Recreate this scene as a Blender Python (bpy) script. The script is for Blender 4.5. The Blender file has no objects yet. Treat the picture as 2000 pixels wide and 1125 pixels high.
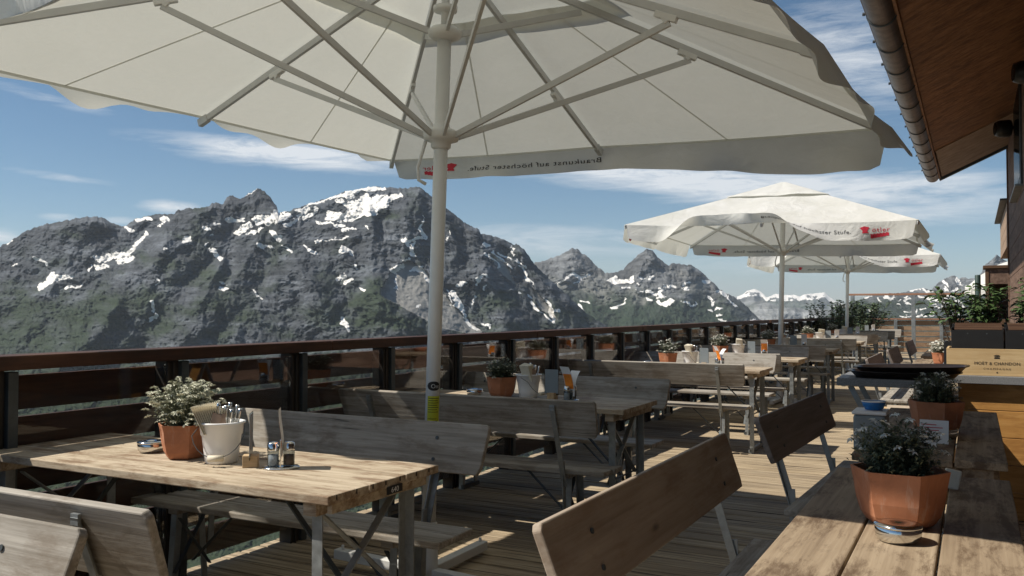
import bpy, bmesh, math, random
import numpy as np
from mathutils import Vector, Matrix, Euler
R = math.radians
random.seed(7); rng = np.random.default_rng(7)
SC = bpy.context.scene; COL = SC.collection

# ------------------------------------------------------------------ camera
EYE = 1.38; YAW = R(27.95); FPX = 1700.0; HZ = 606.0
cd = bpy.data.cameras.new('camera'); cam = bpy.data.objects.new('camera', cd); COL.objects.link(cam)
cd.sensor_width = 36; cd.lens = 36*FPX/2000; cd.clip_start = .02; cd.clip_end = 150000
cam.location = (0, 0, EYE); cam.rotation_euler = (R(90)+math.atan((HZ-562.5)/FPX), 0, YAW)
SC.camera = cam
# ------------------------------------------------------------------ sun and sky
SUN_EL = R(49.5); SH = R(30)                     # shadows fall 32 degrees from +X towards +Y
travel = Vector((math.cos(SH)*math.cos(SUN_EL), math.sin(SH)*math.cos(SUN_EL), -math.sin(SUN_EL)))
sd = bpy.data.lights.new('sun', 'SUN'); sun = bpy.data.objects.new('sun', sd); COL.objects.link(sun)
sd.energy = 4.0; sd.angle = R(.53); sd.color = (1, .925, .81)
sun.rotation_euler = travel.to_track_quat('-Z', 'Y').to_euler(); sun.location = (-8, -6, 12)
W = bpy.data.worlds.new('World'); SC.world = W; W.use_nodes = True
wt = W.node_tree; wt.nodes.clear()
def N(t, typ, **k):
    n = t.nodes.new(typ)
    for a, b in k.items(): setattr(n, a, b)
    return n
def L(t, a, b): t.links.new(a, b)
def M2(t, op, a, b=None, c=None):
    n = N(t, 'ShaderNodeMath', operation=op)
    for i, v in enumerate((a, b, c)):
        if v is None: continue
        if isinstance(v, (int, float)): n.inputs[i].default_value = v
        else: L(t, v, n.inputs[i])
    return n.outputs[0]
sky = N(wt, 'ShaderNodeTexSky', sky_type='NISHITA', sun_disc=False)
sky.sun_elevation = SUN_EL
sky.sun_rotation = math.atan2(-travel.x, -travel.y)      # direction towards the sun, clockwise from +Y
sky.altitude = 2200; sky.air_density = 1.0; sky.dust_density = .7; sky.ozone_density = 1.6
hsv = N(wt, 'ShaderNodeHueSaturation'); hsv.inputs['Saturation'].default_value = 1.12; hsv.inputs['Hue'].default_value = .492
hsv.inputs['Value'].default_value = .67
L(wt, sky.outputs[0], hsv.inputs['Color'])
tc = N(wt, 'ShaderNodeTexCoord'); sp = N(wt, 'ShaderNodeSeparateXYZ'); L(wt, tc.outputs['Generated'], sp.inputs[0])
az = M2(wt, 'ARCTAN2', sp.outputs[0], sp.outputs[1]); el = M2(wt, 'ARCSINE', sp.outputs[2])
cv = N(wt, 'ShaderNodeCombineXYZ'); L(wt, M2(wt, 'MULTIPLY', az, 3.0), cv.inputs[0]); L(wt, M2(wt, 'MULTIPLY', el, 22.0), cv.inputs[1])
n1 = N(wt, 'ShaderNodeTexNoise'); n1.inputs['Scale'].default_value = 3.2; n1.inputs['Detail'].default_value = 13; n1.inputs['Roughness'].default_value = .70
n1.inputs['Distortion'].default_value = .5; L(wt, cv.outputs[0], n1.inputs['Vector'])
def azel(px, py):
    a = math.atan((px-1000)/FPX)-YAW
    return a, math.atan((HZ-py)/FPX*math.cos(math.atan((px-1000)/FPX)))
# banks of cloud: centre, half width, half height (as seen from the terrace), slope, strength
banks = [(560, 300, 250, 26, .05, 1.1), (1330, 345, 420, 34, .10, 1.0), (1650, 400, 420, 40, .10, .62), (1060, 470, 260, 36, .02, .62),
         (1660, 110, 190, 120, .3, .62), (330, 403, 60, 14, 0, .8), (120, 345, 110, 10, .08, .55), (90, 190, 130, 15, .15, .5),
         (0, 460, 60, 16, 0, .8), (115, 424, 50, 9, 0, .55), (1850, 350, 150, 26, 0, .5), (1500, 520, 420, 30, 0, .35), (230, 430, 40, 9, 0, .5)]
acc = None
for (px, py, hw, hh, sl, st) in banks:
    a0, e0 = azel(px, py); a1, _ = azel(px+hw, py); _, e1 = azel(px, py-hh)
    dx = M2(wt, 'SUBTRACT', az, a0); dy = M2(wt, 'SUBTRACT', el, e0)
    dy = M2(wt, 'MULTIPLY_ADD', dx, sl, dy)
    qx = M2(wt, 'POWER', M2(wt, 'ABSOLUTE', M2(wt, 'DIVIDE', dx, abs(a1-a0))), 2.0)
    qy = M2(wt, 'POWER', M2(wt, 'ABSOLUTE', M2(wt, 'DIVIDE', dy, abs(e1-e0))), 2.0)
    g = M2(wt, 'MULTIPLY', M2(wt, 'EXPONENT', M2(wt, 'MULTIPLY', M2(wt, 'ADD', qx, qy), -1.0)), st)
    acc = g if acc is None else M2(wt, 'ADD', acc, g)
thr = M2(wt, 'ADD', M2(wt, 'MULTIPLY', n1.outputs[0], 1.9), -.80)
cm = M2(wt, 'MULTIPLY', acc, M2(wt, 'MAXIMUM', M2(wt, 'ADD', thr, .42), 0.0))
cmr = N(wt, 'ShaderNodeMapRange'); L(wt, cm, cmr.inputs[0]); cmr.inputs[1].default_value = .12; cmr.inputs[2].default_value = .60; cmr.inputs[4].default_value = .85
mx = N(wt, 'ShaderNodeMix', data_type='RGBA'); L(wt, cmr.outputs[0], mx.inputs[0]); L(wt, hsv.outputs[0], mx.inputs[6])
mx.inputs[7].default_value = (6.6, 6.8, 7.0, 1)
bg = N(wt, 'ShaderNodeBackground'); bg.inputs[1].default_value = .088; L(wt, mx.outputs[2], bg.inputs[0])
L(wt, bg.outputs[0], N(wt, 'ShaderNodeOutputWorld').inputs[0])
SC.view_settings.view_transform = 'Standard'; SC.view_settings.look = 'None'; SC.view_settings.exposure = 0.60
SC.view_settings.gamma = 1; SC.view_settings.use_curve_mapping = False
SC.cycles.max_bounces = 8; SC.cycles.transparent_max_bounces = 16; SC.cycles.volume_bounces = 0

# ------------------------------------------------------------------ materials
def newmat(name):
    m = bpy.data.materials.new(name); m.use_nodes = True
    return m, m.node_tree, m.node_tree.nodes['Principled BSDF']
def noise(t, vec, scale, detail=4, rough=.5, dist=0):
    n = N(t, 'ShaderNodeTexNoise'); n.inputs['Scale'].default_value = scale; n.inputs['Detail'].default_value = detail
    n.inputs['Roughness'].default_value = rough; n.inputs['Distortion'].default_value = dist
    if vec is not None: L(t, vec, n.inputs['Vector'])
    return n.outputs[0]
def ramp(t, fac, stops):
    n = N(t, 'ShaderNodeValToRGB'); L(t, fac, n.inputs[0]); e = n.color_ramp.elements
    while len(e) < len(stops): e.new(.5)
    for i, (p, c) in enumerate(stops):
        e[i].position = p; e[i].color = (*c, 1) if len(c) == 3 else c
    return n.outputs[0]
def mixc(t, f, a, b, mode='MIX'):
    n = N(t, 'ShaderNodeMix', data_type='RGBA', blend_type=mode)
    if isinstance(f, (int, float)): n.inputs[0].default_value = f
    else: L(t, f, n.inputs[0])
    for i, v in ((6, a), (7, b)):
        if isinstance(v, tuple): n.inputs[i].default_value = (*v[:3], 1)
        else: L(t, v, n.inputs[i])
    return n.outputs[2]
def bump(t, b, h, strength=.3, dist=.002):
    n = N(t, 'ShaderNodeBump'); n.inputs['Strength'].default_value = strength; n.inputs['Distance'].default_value = dist
    L(t, h, n.inputs['Height']); L(t, n.outputs[0], b.inputs['Normal'])
def objvec(t, scale=(1, 1, 1), rnd=True):
    tc = N(t, 'ShaderNodeTexCoord'); mp = N(t, 'ShaderNodeMapping'); mp.inputs['Scale'].default_value = scale
    if rnd:
        oi = N(t, 'ShaderNodeObjectInfo'); vm = N(t, 'ShaderNodeVectorMath', operation='SCALE'); cb = N(t, 'ShaderNodeCombineXYZ')
        for i in range(3): L(t, oi.outputs['Random'], cb.inputs[i])
        L(t, cb.outputs[0], vm.inputs[0]); vm.inputs[3].default_value = 17.3
        ad = N(t, 'ShaderNodeVectorMath', operation='ADD'); L(t, tc.outputs['Object'], ad.inputs[0]); L(t, vm.outputs[0], ad.inputs[1])
        L(t, ad.outputs[0], mp.inputs[0])
    else: L(t, tc.outputs['Object'], mp.inputs[0])
    return mp.outputs[0]
def wood(name, dark, mid, light, axis=0, stain=None, stain_amt=.5, rough=.75, grain=26, cracks=.5, knots=True, stain_scale=5):
    m, t, b = newmat(name)
    s = [grain]*3; s[axis] = 1.1
    v = objvec(t, tuple(s)); v1 = objvec(t)
    g1 = noise(t, v, 1.0, 8, .62, .6)
    s2 = [90.0]*3; s2[axis] = 2.2; g2 = noise(t, objvec(t, tuple(s2)), 1.0, 4, .6, .2)
    s3 = [7.0]*3; s3[axis] = .8; g3 = noise(t, objvec(t, tuple(s3)), 1.0, 3, .5, 1.4)
    f = M2(t, 'ADD', M2(t, 'MULTIPLY', g1, .55), M2(t, 'ADD', M2(t, 'MULTIPLY', g2, .25), M2(t, 'MULTIPLY', g3, .2)))
    c = ramp(t, f, [(.34, dark), (.5, mid), (.66, light)])
    if stain:
        sv = [stain_scale*2.2]*3; sv[axis] = stain_scale*.5
        st = M2(t, 'ADD', M2(t, 'MULTIPLY', noise(t, objvec(t, tuple(sv)), 1.0, 12, .78, .3), .7), M2(t, 'MULTIPLY', noise(t, v1, 4.5, 3, .6), .3))
        c = mixc(t, ramp(t, st, [(.48, (0, 0, 0)), (.58, (stain_amt,)*3)]), c, stain)
    if knots:
        vo = N(t, 'ShaderNodeTexVoronoi'); kv = [5.5]*3; kv[axis] = 2.0; L(t, objvec(t, tuple(kv)), vo.inputs['Vector']); vo.inputs['Scale'].default_value = 1
        c = mixc(t, ramp(t, vo.outputs['Distance'], [(.03, (.75,)*3), (.085, (0, 0, 0))]), c, tuple(x*.35 for x in dark))
    cr = [46.0]*3; cr[axis] = 1.0
    ck = noise(t, objvec(t, tuple(cr)), 1.0, 5, .6, .3)
    c = mixc(t, ramp(t, ck, [(.295, (cracks,)*3), (.33, (0, 0, 0))]), c, tuple(x*.25 for x in dark))
    L(t, c, b.inputs['Base Color']); b.inputs['Roughness'].default_value = rough; b.inputs['Specular IOR Level'].default_value = .3
    bump(t, b, M2(t, 'ADD', f, M2(t, 'MULTIPLY', ck, .6)), .5, .0025)
    return m
def plain(name, col, rough=.5, metal=0, var=.0, scale=20, bs=.0, spec=.5):
    m, t, b = newmat(name)
    n = noise(t, objvec(t), scale, 5, .6)
    d = tuple(max(0, x*(1-var)) for x in col); u = tuple(min(1, x*(1+var)) for x in col)
    L(t, ramp(t, n, [(.3, d), (.7, u)]), b.inputs['Base Color'])
    b.inputs['Roughness'].default_value = rough; b.inputs['Metallic'].default_value = metal; b.inputs['Specular IOR Level'].default_value = spec
    if bs: bump(t, b, n, bs, .002)
    return m
MT = {}
MT['table'] = wood('table_wood', (.25, .195, .13), (.45, .375, .275), (.60, .52, .40), 0, (.19, .12, .07), .85, .72, cracks=.8, stain_scale=9)
MT['table_r'] = wood('table_wood_brown', (.18, .13, .085), (.30, .23, .155), (.42, .335, .235), 0, (.10, .062, .036), .85, .7, stain_scale=8)
MT['grey'] = wood('weathered_bench_wood', (.17, .15, .12), (.34, .315, .275), (.50, .465, .41), 0, (.15, .115, .08), .6, .8, grain=30, cracks=.85, stain_scale=6)
MT['brownb'] = wood('brown_bench_wood', (.22, .17, .125), (.34, .28, .22), (.44, .37, .295), 0, (.20, .13, .085), .5, .75, grain=14, stain_scale=4)
MT['plumb'] = wood('dark_bench_wood', (.14, .115, .10), (.21, .18, .162), (.28, .245, .225), 0, None, 0, .75, grain=16)
MT['rail'] = wood('red_brown_rail_wood', (.035, .016, .010), (.072, .033, .020), (.115, .058, .036), 1, (.025, .02, .018), .5, .6, grain=12)
MT['post'] = wood('dark_post_wood', (.02, .018, .016), (.035, .030, .026), (.055, .044, .036), 2, None, 0, .6, grain=12, knots=False)
MT['soffit'] = wood('stained_soffit_wood', (.15, .06, .025), (.30, .14, .06), (.45, .23, .11), 0, (.08, .03, .012), .6, .6, grain=22)
MT['verge'] = wood('pale_verge_wood', (.26, .17, .11), (.38, .27, .19), (.46, .34, .25), 0, (.2, .13, .08), .5, .7, grain=16)
MT['larch'] = wood('larch_panel_wood', (.34, .16, .045), (.48, .25, .075), (.58, .33, .12), 0, (.26, .11, .03), .5, .55, grain=16)
MT['crate'] = wood('crate_wood', (.48, .33, .16), (.60, .44, .24), (.70, .54, .32), 0, (.45, .28, .13), .4, .6, grain=16, knots=False)
MT['block'] = wood('holder_block_wood', (.36, .24, .13), (.48, .34, .19), (.56, .41, .25), 0, None, 0, .6, knots=False)
MT['fencew'] = wood('fence_board_wood', (.22, .13, .075), (.36, .24, .15), (.48, .35, .24), 0, (.12, .07, .05), .5, .7, grain=14)
MT['railtop'] = wood('far_rail_wood', (.24, .12, .07), (.36, .19, .12), (.46, .27, .18), 0, None, 0, .6)
MT['clad'] = wood('wall_cladding_wood', (.10, .062, .045), (.18, .115, .085), (.26, .175, .13), 1, (.06, .035, .025), .5, .75, grain=14)
def galv(name, col, rough, metal=.85):
    m, t, b = newmat(name); v = objvec(t)
    n = noise(t, v, 35, 6, .7); n2 = noise(t, v, 6, 3, .6)
    c = ramp(t, M2(t, 'ADD', M2(t, 'MULTIPLY', n, .5), M2(t, 'MULTIPLY', n2, .5)), [(.35, tuple(x*.55 for x in col)), (.62, col)])
    L(t, c, b.inputs['Base Color']); b.inputs['Metallic'].default_value = metal
    L(t, ramp(t, n, [(.3, (rough*.8,)*3), (.7, (min(1, rough*1.3),)*3)]), b.inputs['Roughness']); bump(t, b, n, .2, .001)
    return m
MT['steel'] = galv('galvanised_steel', (.36, .385, .39), .5, .6)
MT['dsteel'] = galv('dark_steel', (.10, .115, .12), .5, .5)
MT['chrome'] = plain('chrome', (.72, .72, .70), .13, 1, .05)
MT['white'] = plain('white_coated_metal', (.70, .71, .69), .38, 0, .04, 8)
MT['alu'] = plain('grey_white_aluminium', (.56, .57, .56), .4, .15, .05, 9)
MT['enamel'] = plain('white_bucket', (.84, .84, .83), .32, 0, .02, 6)
m, t, b = newmat('terracotta'); MT['terra'] = m; v = objvec(t)
n = noise(t, v, 9, 6, .65, .5); c = ramp(t, n, [(.3, (.33, .125, .06)), (.55, (.45, .175, .082)), (.75, (.50, .22, .12))])
sv = N(t, 'ShaderNodeMapping'); sv.inputs['Scale'].default_value = (34, 34, 5); L(t, v, sv.inputs[0])
c = mixc(t, ramp(t, noise(t, sv.outputs[0], 1, 6, .7), [(.55, (0, 0, 0)), (.72, (.5,)*3)]), c, (.55, .42, .33))
c = mixc(t, ramp(t, noise(t, v, 22, 5, .7), [(.60, (0, 0, 0)), (.74, (.45,)*3)]), c, (.20, .085, .05))
L(t, c, b.inputs['Base Color']); b.inputs['Roughness'].default_value = .75; bump(t, b, n, .2, .002)
MT['soil'] = plain('soil', (.035, .025, .018), .95, 0, .4, 60, .6)
MT['leaf'] = plain('edelweiss_leaf', (.12, .14, .085), .6, 0, .45, 30)
MT['leafg'] = plain('grey_green_leaf', (.15, .165, .105), .65, 0, .35, 30)
MT['petal'] = plain('edelweiss_petal', (.62, .62, .50), .7, 0, .15, 50)
MT['petalw'] = plain('white_petal', (.74, .73, .66), .7, 0, .1, 50)
MT['leafd'] = plain('dark_shrub_leaf', (.060, .105, .035), .5, 0, .5, 12)
MT['leafs'] = plain('shrub_leaf', (.07, .10, .05), .6, 0, .5, 12)
MT['twig'] = plain('twig', (.09, .06, .04), .8, 0, .3)
MT['black'] = plain('black_print', (.012, .012, .013), .6, 0, 0)
MT['red'] = plain('red_print', (.55, .02, .045), .6, 0, .04)
MT['yellow'] = plain('yellow_label', (.50, .52, .03), .45, 0, .05)
MT['paper'] = plain('paper', (.78, .78, .78), .6, 0, .02)
MT['napkin'] = plain('napkin', (.72, .66, .52), .85, 0, .06, 40)
MT['kraft'] = plain('brown_napkin', (.36, .25, .18), .8, 0, .15, 40)
MT['orange'] = plain('orange_print', (.75, .22, .02), .5, 0, .3, 18)
MT['boxgrey'] = plain('grey_blue_plastic', (.22, .25, .26), .45, 0, .06)
MT['blue'] = plain('blue_plastic', (.01, .15, .42), .35, 0, .06)
MT['darkbox'] = plain('black_box', (.012, .012, .013), .5, 0, .2)
MT['tray'] = plain('dark_tray', (.022, .016, .014), .3, 0, .2)
MT['trayin'] = wood('tray_wood_print', (.13, .05, .02), (.24, .10, .04), (.33, .16, .07), 0, None, 0, .3, knots=False)
MT['slat'] = wood('brown_slat', (.06, .03, .02), (.12, .065, .04), (.2, .12, .08), 0, None, 0, .55, knots=False)
MT['zinc'] = plain('weathered_gutter', (.14, .105, .09), .42, .55, .4, 14, .1)
MT['rubber'] = plain('black_lamp_housing', (.008, .008, .009), .4, 0, .1)
MT['deckch'] = plain('beige_canvas', (.42, .35, .27), .9, 0, .1)
MT['granite'] = plain('grey_granite', (.20, .205, .215), .45, 0, .55, 260, .1)
MT['kiosk'] = plain('brown_box_metal', (.11, .06, .03), .6, 0, .15)
MT['greenpost'] = plain('dark_green_post', (.03, .06, .055), .5, 0, .1)
def glassm(name, col=(1, 1, 1), rough=0.0, thin=True):
    m, t, b = newmat(name); t.nodes.remove(b)
    tr = N(t, 'ShaderNodeBsdfTransparent'); tr.inputs[0].default_value = (*[c*.93 for c in col], 1)
    gl = N(t, 'ShaderNodeBsdfGlossy'); gl.inputs['Roughness'].default_value = .02
    fr = N(t, 'ShaderNodeFresnel'); fr.inputs[0].default_value = 1.5
    mxs = N(t, 'ShaderNodeMixShader'); L(t, M2(t, 'MULTIPLY_ADD', fr.outputs[0], .32, .003), mxs.inputs[0]); L(t, tr.outputs[0], mxs.inputs[1]); L(t, gl.outputs[0], mxs.inputs[2])
    L(t, mxs.outputs[0], t.nodes['Material Output'].inputs[0]); return m
MT['glass'] = glassm('pane_glass'); MT['glassd'] = glassm('smoked_glass', (.62, .66, .68))
m, t, b = newmat('canvas_cloth'); MT['canvas'] = m            # light passes through the cloth
tl = N(t, 'ShaderNodeBsdfTranslucent'); df = N(t, 'ShaderNodeBsdfDiffuse'); mxs = N(t, 'ShaderNodeMixShader')
n = noise(t, objvec(t), 2.2, 6, .6, .4); c = ramp(t, n, [(.35, (.70, .70, .655)), (.7, (.83, .83, .81))])
n2 = noise(t, objvec(t), 2.6, 6, .55, 3.0)
L(t, c, df.inputs[0]); tl.inputs[0].default_value = (.74, .75, .68, 1); mxs.inputs[0].default_value = .30
bn = N(t, 'ShaderNodeBump'); bn.inputs['Strength'].default_value = .45; bn.inputs['Distance'].default_value = .035; L(t, n2, bn.inputs['Height'])
L(t, bn.outputs[0], df.inputs['Normal'])
L(t, df.outputs[0], mxs.inputs[1]); L(t, tl.outputs[0], mxs.inputs[2]); L(t, mxs.outputs[0], t.nodes['Material Output'].inputs[0]); t.nodes.remove(b)
m, t, b = newmat('deck_boards'); MT['deck'] = m
tcn = N(t, 'ShaderNodeTexCoord'); spn = N(t, 'ShaderNodeSeparateXYZ'); L(t, tcn.outputs['Object'], spn.inputs[0])
bid = M2(t, 'FLOOR', M2(t, 'DIVIDE', M2(t, 'ADD', spn.outputs[1], 4.0), .148))
wn = N(t, 'ShaderNodeTexWhiteNoise', noise_dimensions='1D'); L(t, bid, wn.inputs['W'])
cb = N(t, 'ShaderNodeCombineXYZ'); L(t, M2(t, 'MULTIPLY_ADD', wn.outputs[0], 40, spn.outputs[0]), cb.inputs[0]); L(t, spn.outputs[1], cb.inputs[1])
def mapv(vec, s):
    mp = N(t, 'ShaderNodeMapping'); mp.inputs['Scale'].default_value = s; L(t, vec, mp.inputs[0]); return mp.outputs[0]
g = noise(t, mapv(cb.outputs[0], (.9, 34, 1)), 1, 8, .65, .5); g2 = noise(t, mapv(cb.outputs[0], (3, 150, 1)), 1, 3, .6, .2)
gb = noise(t, mapv(cb.outputs[0], (1.2, 3, 1)), 1, 5, .6, .5)
f = M2(t, 'ADD', M2(t, 'MULTIPLY', g, .5), M2(t, 'ADD', M2(t, 'MULTIPLY', g2, .3), M2(t, 'MULTIPLY', gb, .2)))
c = ramp(t, f, [(.37, (.14, .10, .058)), (.5, (.41, .32, .205)), (.62, (.66, .55, .38))])
c = mixc(t, M2(t, 'MULTIPLY', wn.outputs[0], .35), c, (.19, .15, .11))
ck = noise(t, mapv(cb.outputs[0], (.8, 60, 1)), 1, 3, .5, .4)
c = mixc(t, ramp(t, ck, [(.36, (.9,)*3), (.42, (0, 0, 0))]), c, (.03, .02, .014))
L(t, c, b.inputs['Base Color']); b.inputs['Roughness'].default_value = .8
wv = N(t, 'ShaderNodeMath', operation='SINE'); L(t, M2(t, 'MULTIPLY', spn.outputs[1], 2*math.pi/.0123), wv.inputs[0])
bump(t, b, M2(t, 'ADD', M2(t, 'MULTIPLY', wv.outputs[0], .25), M2(t, 'MULTIPLY', g, 1.5)), .8, .004)

# ------------------------------------------------------------------ mesh helpers
class MB:
    def __init__(s): s.v = []; s.f = []
    def add(s, vs, fs):
        o = len(s.v); s.v += [tuple(v) for v in vs]; s.f += [tuple(i+o for i in f) for f in fs]; return s
    def box(s, c, d, M=None, taper=None):
        vs = [Vector(((i & 1)-.5, ((i >> 1) & 1)-.5, ((i >> 2) & 1)-.5)) for i in range(8)]
        vs = [Vector((v.x*d[0], v.y*d[1], v.z*d[2])) for v in vs]
        if M is not None: vs = [M @ v for v in vs]
        vs = [v+Vector(c) for v in vs]
        return s.add(vs, [(0, 2, 3, 1), (4, 5, 7, 6), (0, 1, 5, 4), (2, 6, 7, 3), (0, 4, 6, 2), (1, 3, 7, 5)])
    def bar(s, a, b, w, h, up=(0, 0, 1)):
        a = Vector(a); b = Vector(b); x = (b-a); l = x.length; x.normalize(); up = Vector(up)
        if abs(x.dot(up)) > .98: up = Vector((1, 0, 0))
        y = up.cross(x).normalized(); z = x.cross(y)
        return s.box((a+b)/2, (l, w, h), Matrix((x, y, z)).transposed())
    def angle(s, a, b, w, th, d1, d2):                         # an L profile from a to b with flanges along d1 and d2
        a = Vector(a); b = Vector(b); d1 = Vector(d1); d2 = Vector(d2)
        pr = [Vector((0, 0, 0)), d1*w, d1*w+d2*th, d1*th+d2*th, d1*th+d2*w, d2*w]
        n = 6; vs = [a+p for p in pr]+[b+p for p in pr]
        return s.add(vs, [(i, (i+1) % n, (i+1) % n+n, i+n) for i in range(n)]+[(0, 3, 2, 1), (0, 5, 4, 3), (6, 7, 8, 9), (6, 9, 10, 11)])
    def tube(s, pts, r, n=10, cap=True):
        pts = [Vector(p) for p in pts]; rs = r if isinstance(r, (list, tuple)) else [r]*len(pts); vs = []; fs = []
        pu = None
        for i, p in enumerate(pts):
            d = (pts[min(i+1, len(pts)-1)]-pts[max(i-1, 0)]).normalized()
            u = (pu-d*pu.dot(d)) if pu is not None else (Vector((1, 0, 0)) if abs(d.x) < .8 else Vector((0, 1, 0)))
            if pu is None: u = u-d*u.dot(d)
            u.normalize(); pu = u; w = d.cross(u)
            for k in range(n):
                a = 2*math.pi*k/n; vs.append(p+(u*math.cos(a)+w*math.sin(a))*rs[i])
        for i in range(len(pts)-1):
            for k in range(n): fs.append((i*n+k, i*n+(k+1) % n, (i+1)*n+(k+1) % n, (i+1)*n+k))
        if cap: fs += [tuple(range(n))[::-1], tuple((len(pts)-1)*n+k for k in range(n))]
        return s.add(vs, fs)
    def lathe(s, prof, n=24, c=(0, 0, 0), closed=False):
        vs = []; fs = []
        for (r_, z) in prof:
            for k in range(n): a = 2*math.pi*k/n; vs.append((c[0]+r_*math.cos(a), c[1]+r_*math.sin(a), c[2]+z))
        for i in range(len(prof)-1):
            for k in range(n): fs.append((i*n+k, i*n+(k+1) % n, (i+1)*n+(k+1) % n, (i+1)*n+k))
        fs += [tuple(range(n))[::-1]]
        if closed: fs += [tuple((len(prof)-1)*n+k for k in range(n))]
        return s.add(vs, fs)
    def mesh(s, name, m=None, smooth=False):
        me = bpy.data.meshes.new(name); me.from_pydata([tuple(v) for v in s.v], [], s.f); me.update()
        if m: me.materials.append(MT[m] if isinstance(m, str) else m)
        if smooth: me.polygons.foreach_set('use_smooth', [True]*len(me.polygons))
        return me
    def obj(s, name, m, parent=None, bevel=0, smooth=False):
        o = bpy.data.objects.new(name, s.mesh(name, m, smooth)); COL.objects.link(o)
        if parent: o.parent = parent
        if bevel:
            b = o.modifiers.new('bevel', 'BEVEL'); b.width = bevel; b.segments = 2; b.limit_method = 'ANGLE'
        return o
def tag(o, label, cat, group=None):
    o['label'] = label; o['category'] = cat
    if group: o['group'] = group
    return o
def root(name, loc, rz, label, cat, group=None):
    o = bpy.data.objects.new(name, None); COL.objects.link(o); o.location = loc; o.rotation_euler = (0, 0, rz); o.empty_display_size = .1
    return tag(o, label, cat, group)
def kids(o): return [c for c in bpy.data.objects if c.parent == o]
def dup(o, loc, rz, label, group=None):
    def cp(a, par):
        c = a.copy(); COL.objects.link(c); c.parent = par
        for k in kids(a): cp(k, c)
        return c
    c = cp(o, None); c.location = loc; c.rotation_euler = (0, 0, rz); c['label'] = label
    if group: c['group'] = group
    return c
def text_mesh(body, size, ext=0.0, sx=1.0, spacing=1.0):
    cu = bpy.data.curves.new('t', 'FONT'); cu.body = body; cu.size = size; cu.extrude = ext; cu.space_character = spacing; cu.resolution_u = 3
    ob = bpy.data.objects.new('t', cu); COL.objects.link(ob)
    me = bpy.data.meshes.new_from_object(ob.evaluated_get(bpy.context.evaluated_depsgraph_get()))
    vs = [(v.co.x*sx, v.co.y, v.co.z) for v in me.vertices]; fs = [tuple(p.vertices) for p in me.polygons]
    bpy.data.objects.remove(ob); bpy.data.curves.remove(cu); bpy.data.meshes.remove(me)
    return vs, fs
def perlin(x, y, seed=0):
    r = np.random.default_rng(seed); p = r.permutation(256); p = np.concatenate([p, p]); ga = r.random(256)*2*np.pi
    xi = np.floor(x).astype(int); yi = np.floor(y).astype(int); xf = x-xi; yf = y-yi
    def g(ix, iy, dx, dy):
        a = ga[p[(p[ix & 255]+iy) & 255]]; return np.cos(a)*dx+np.sin(a)*dy
    u = xf**3*(xf*(xf*6-15)+10); v = yf**3*(yf*(yf*6-15)+10)
    a = g(xi, yi, xf, yf)*(1-u)+g(xi+1, yi, xf-1, yf)*u; b_ = g(xi, yi+1, xf, yf-1)*(1-u)+g(xi+1, yi+1, xf-1, yf-1)*u
    return a*(1-v)+b_*v
def fbm(x, y, o=5, seed=0, gain=.5, ridged=False):
    s = np.zeros_like(x); a = 1.0; fr = 1.0
    for i in range(o):
        n = perlin(x*fr+i*7.1, y*fr+i*3.3, seed+i)
        s += a*((1-2.2*np.abs(n)) if ridged else n); a *= gain; fr *= 2.03
    return s

exec_parts = []
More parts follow.
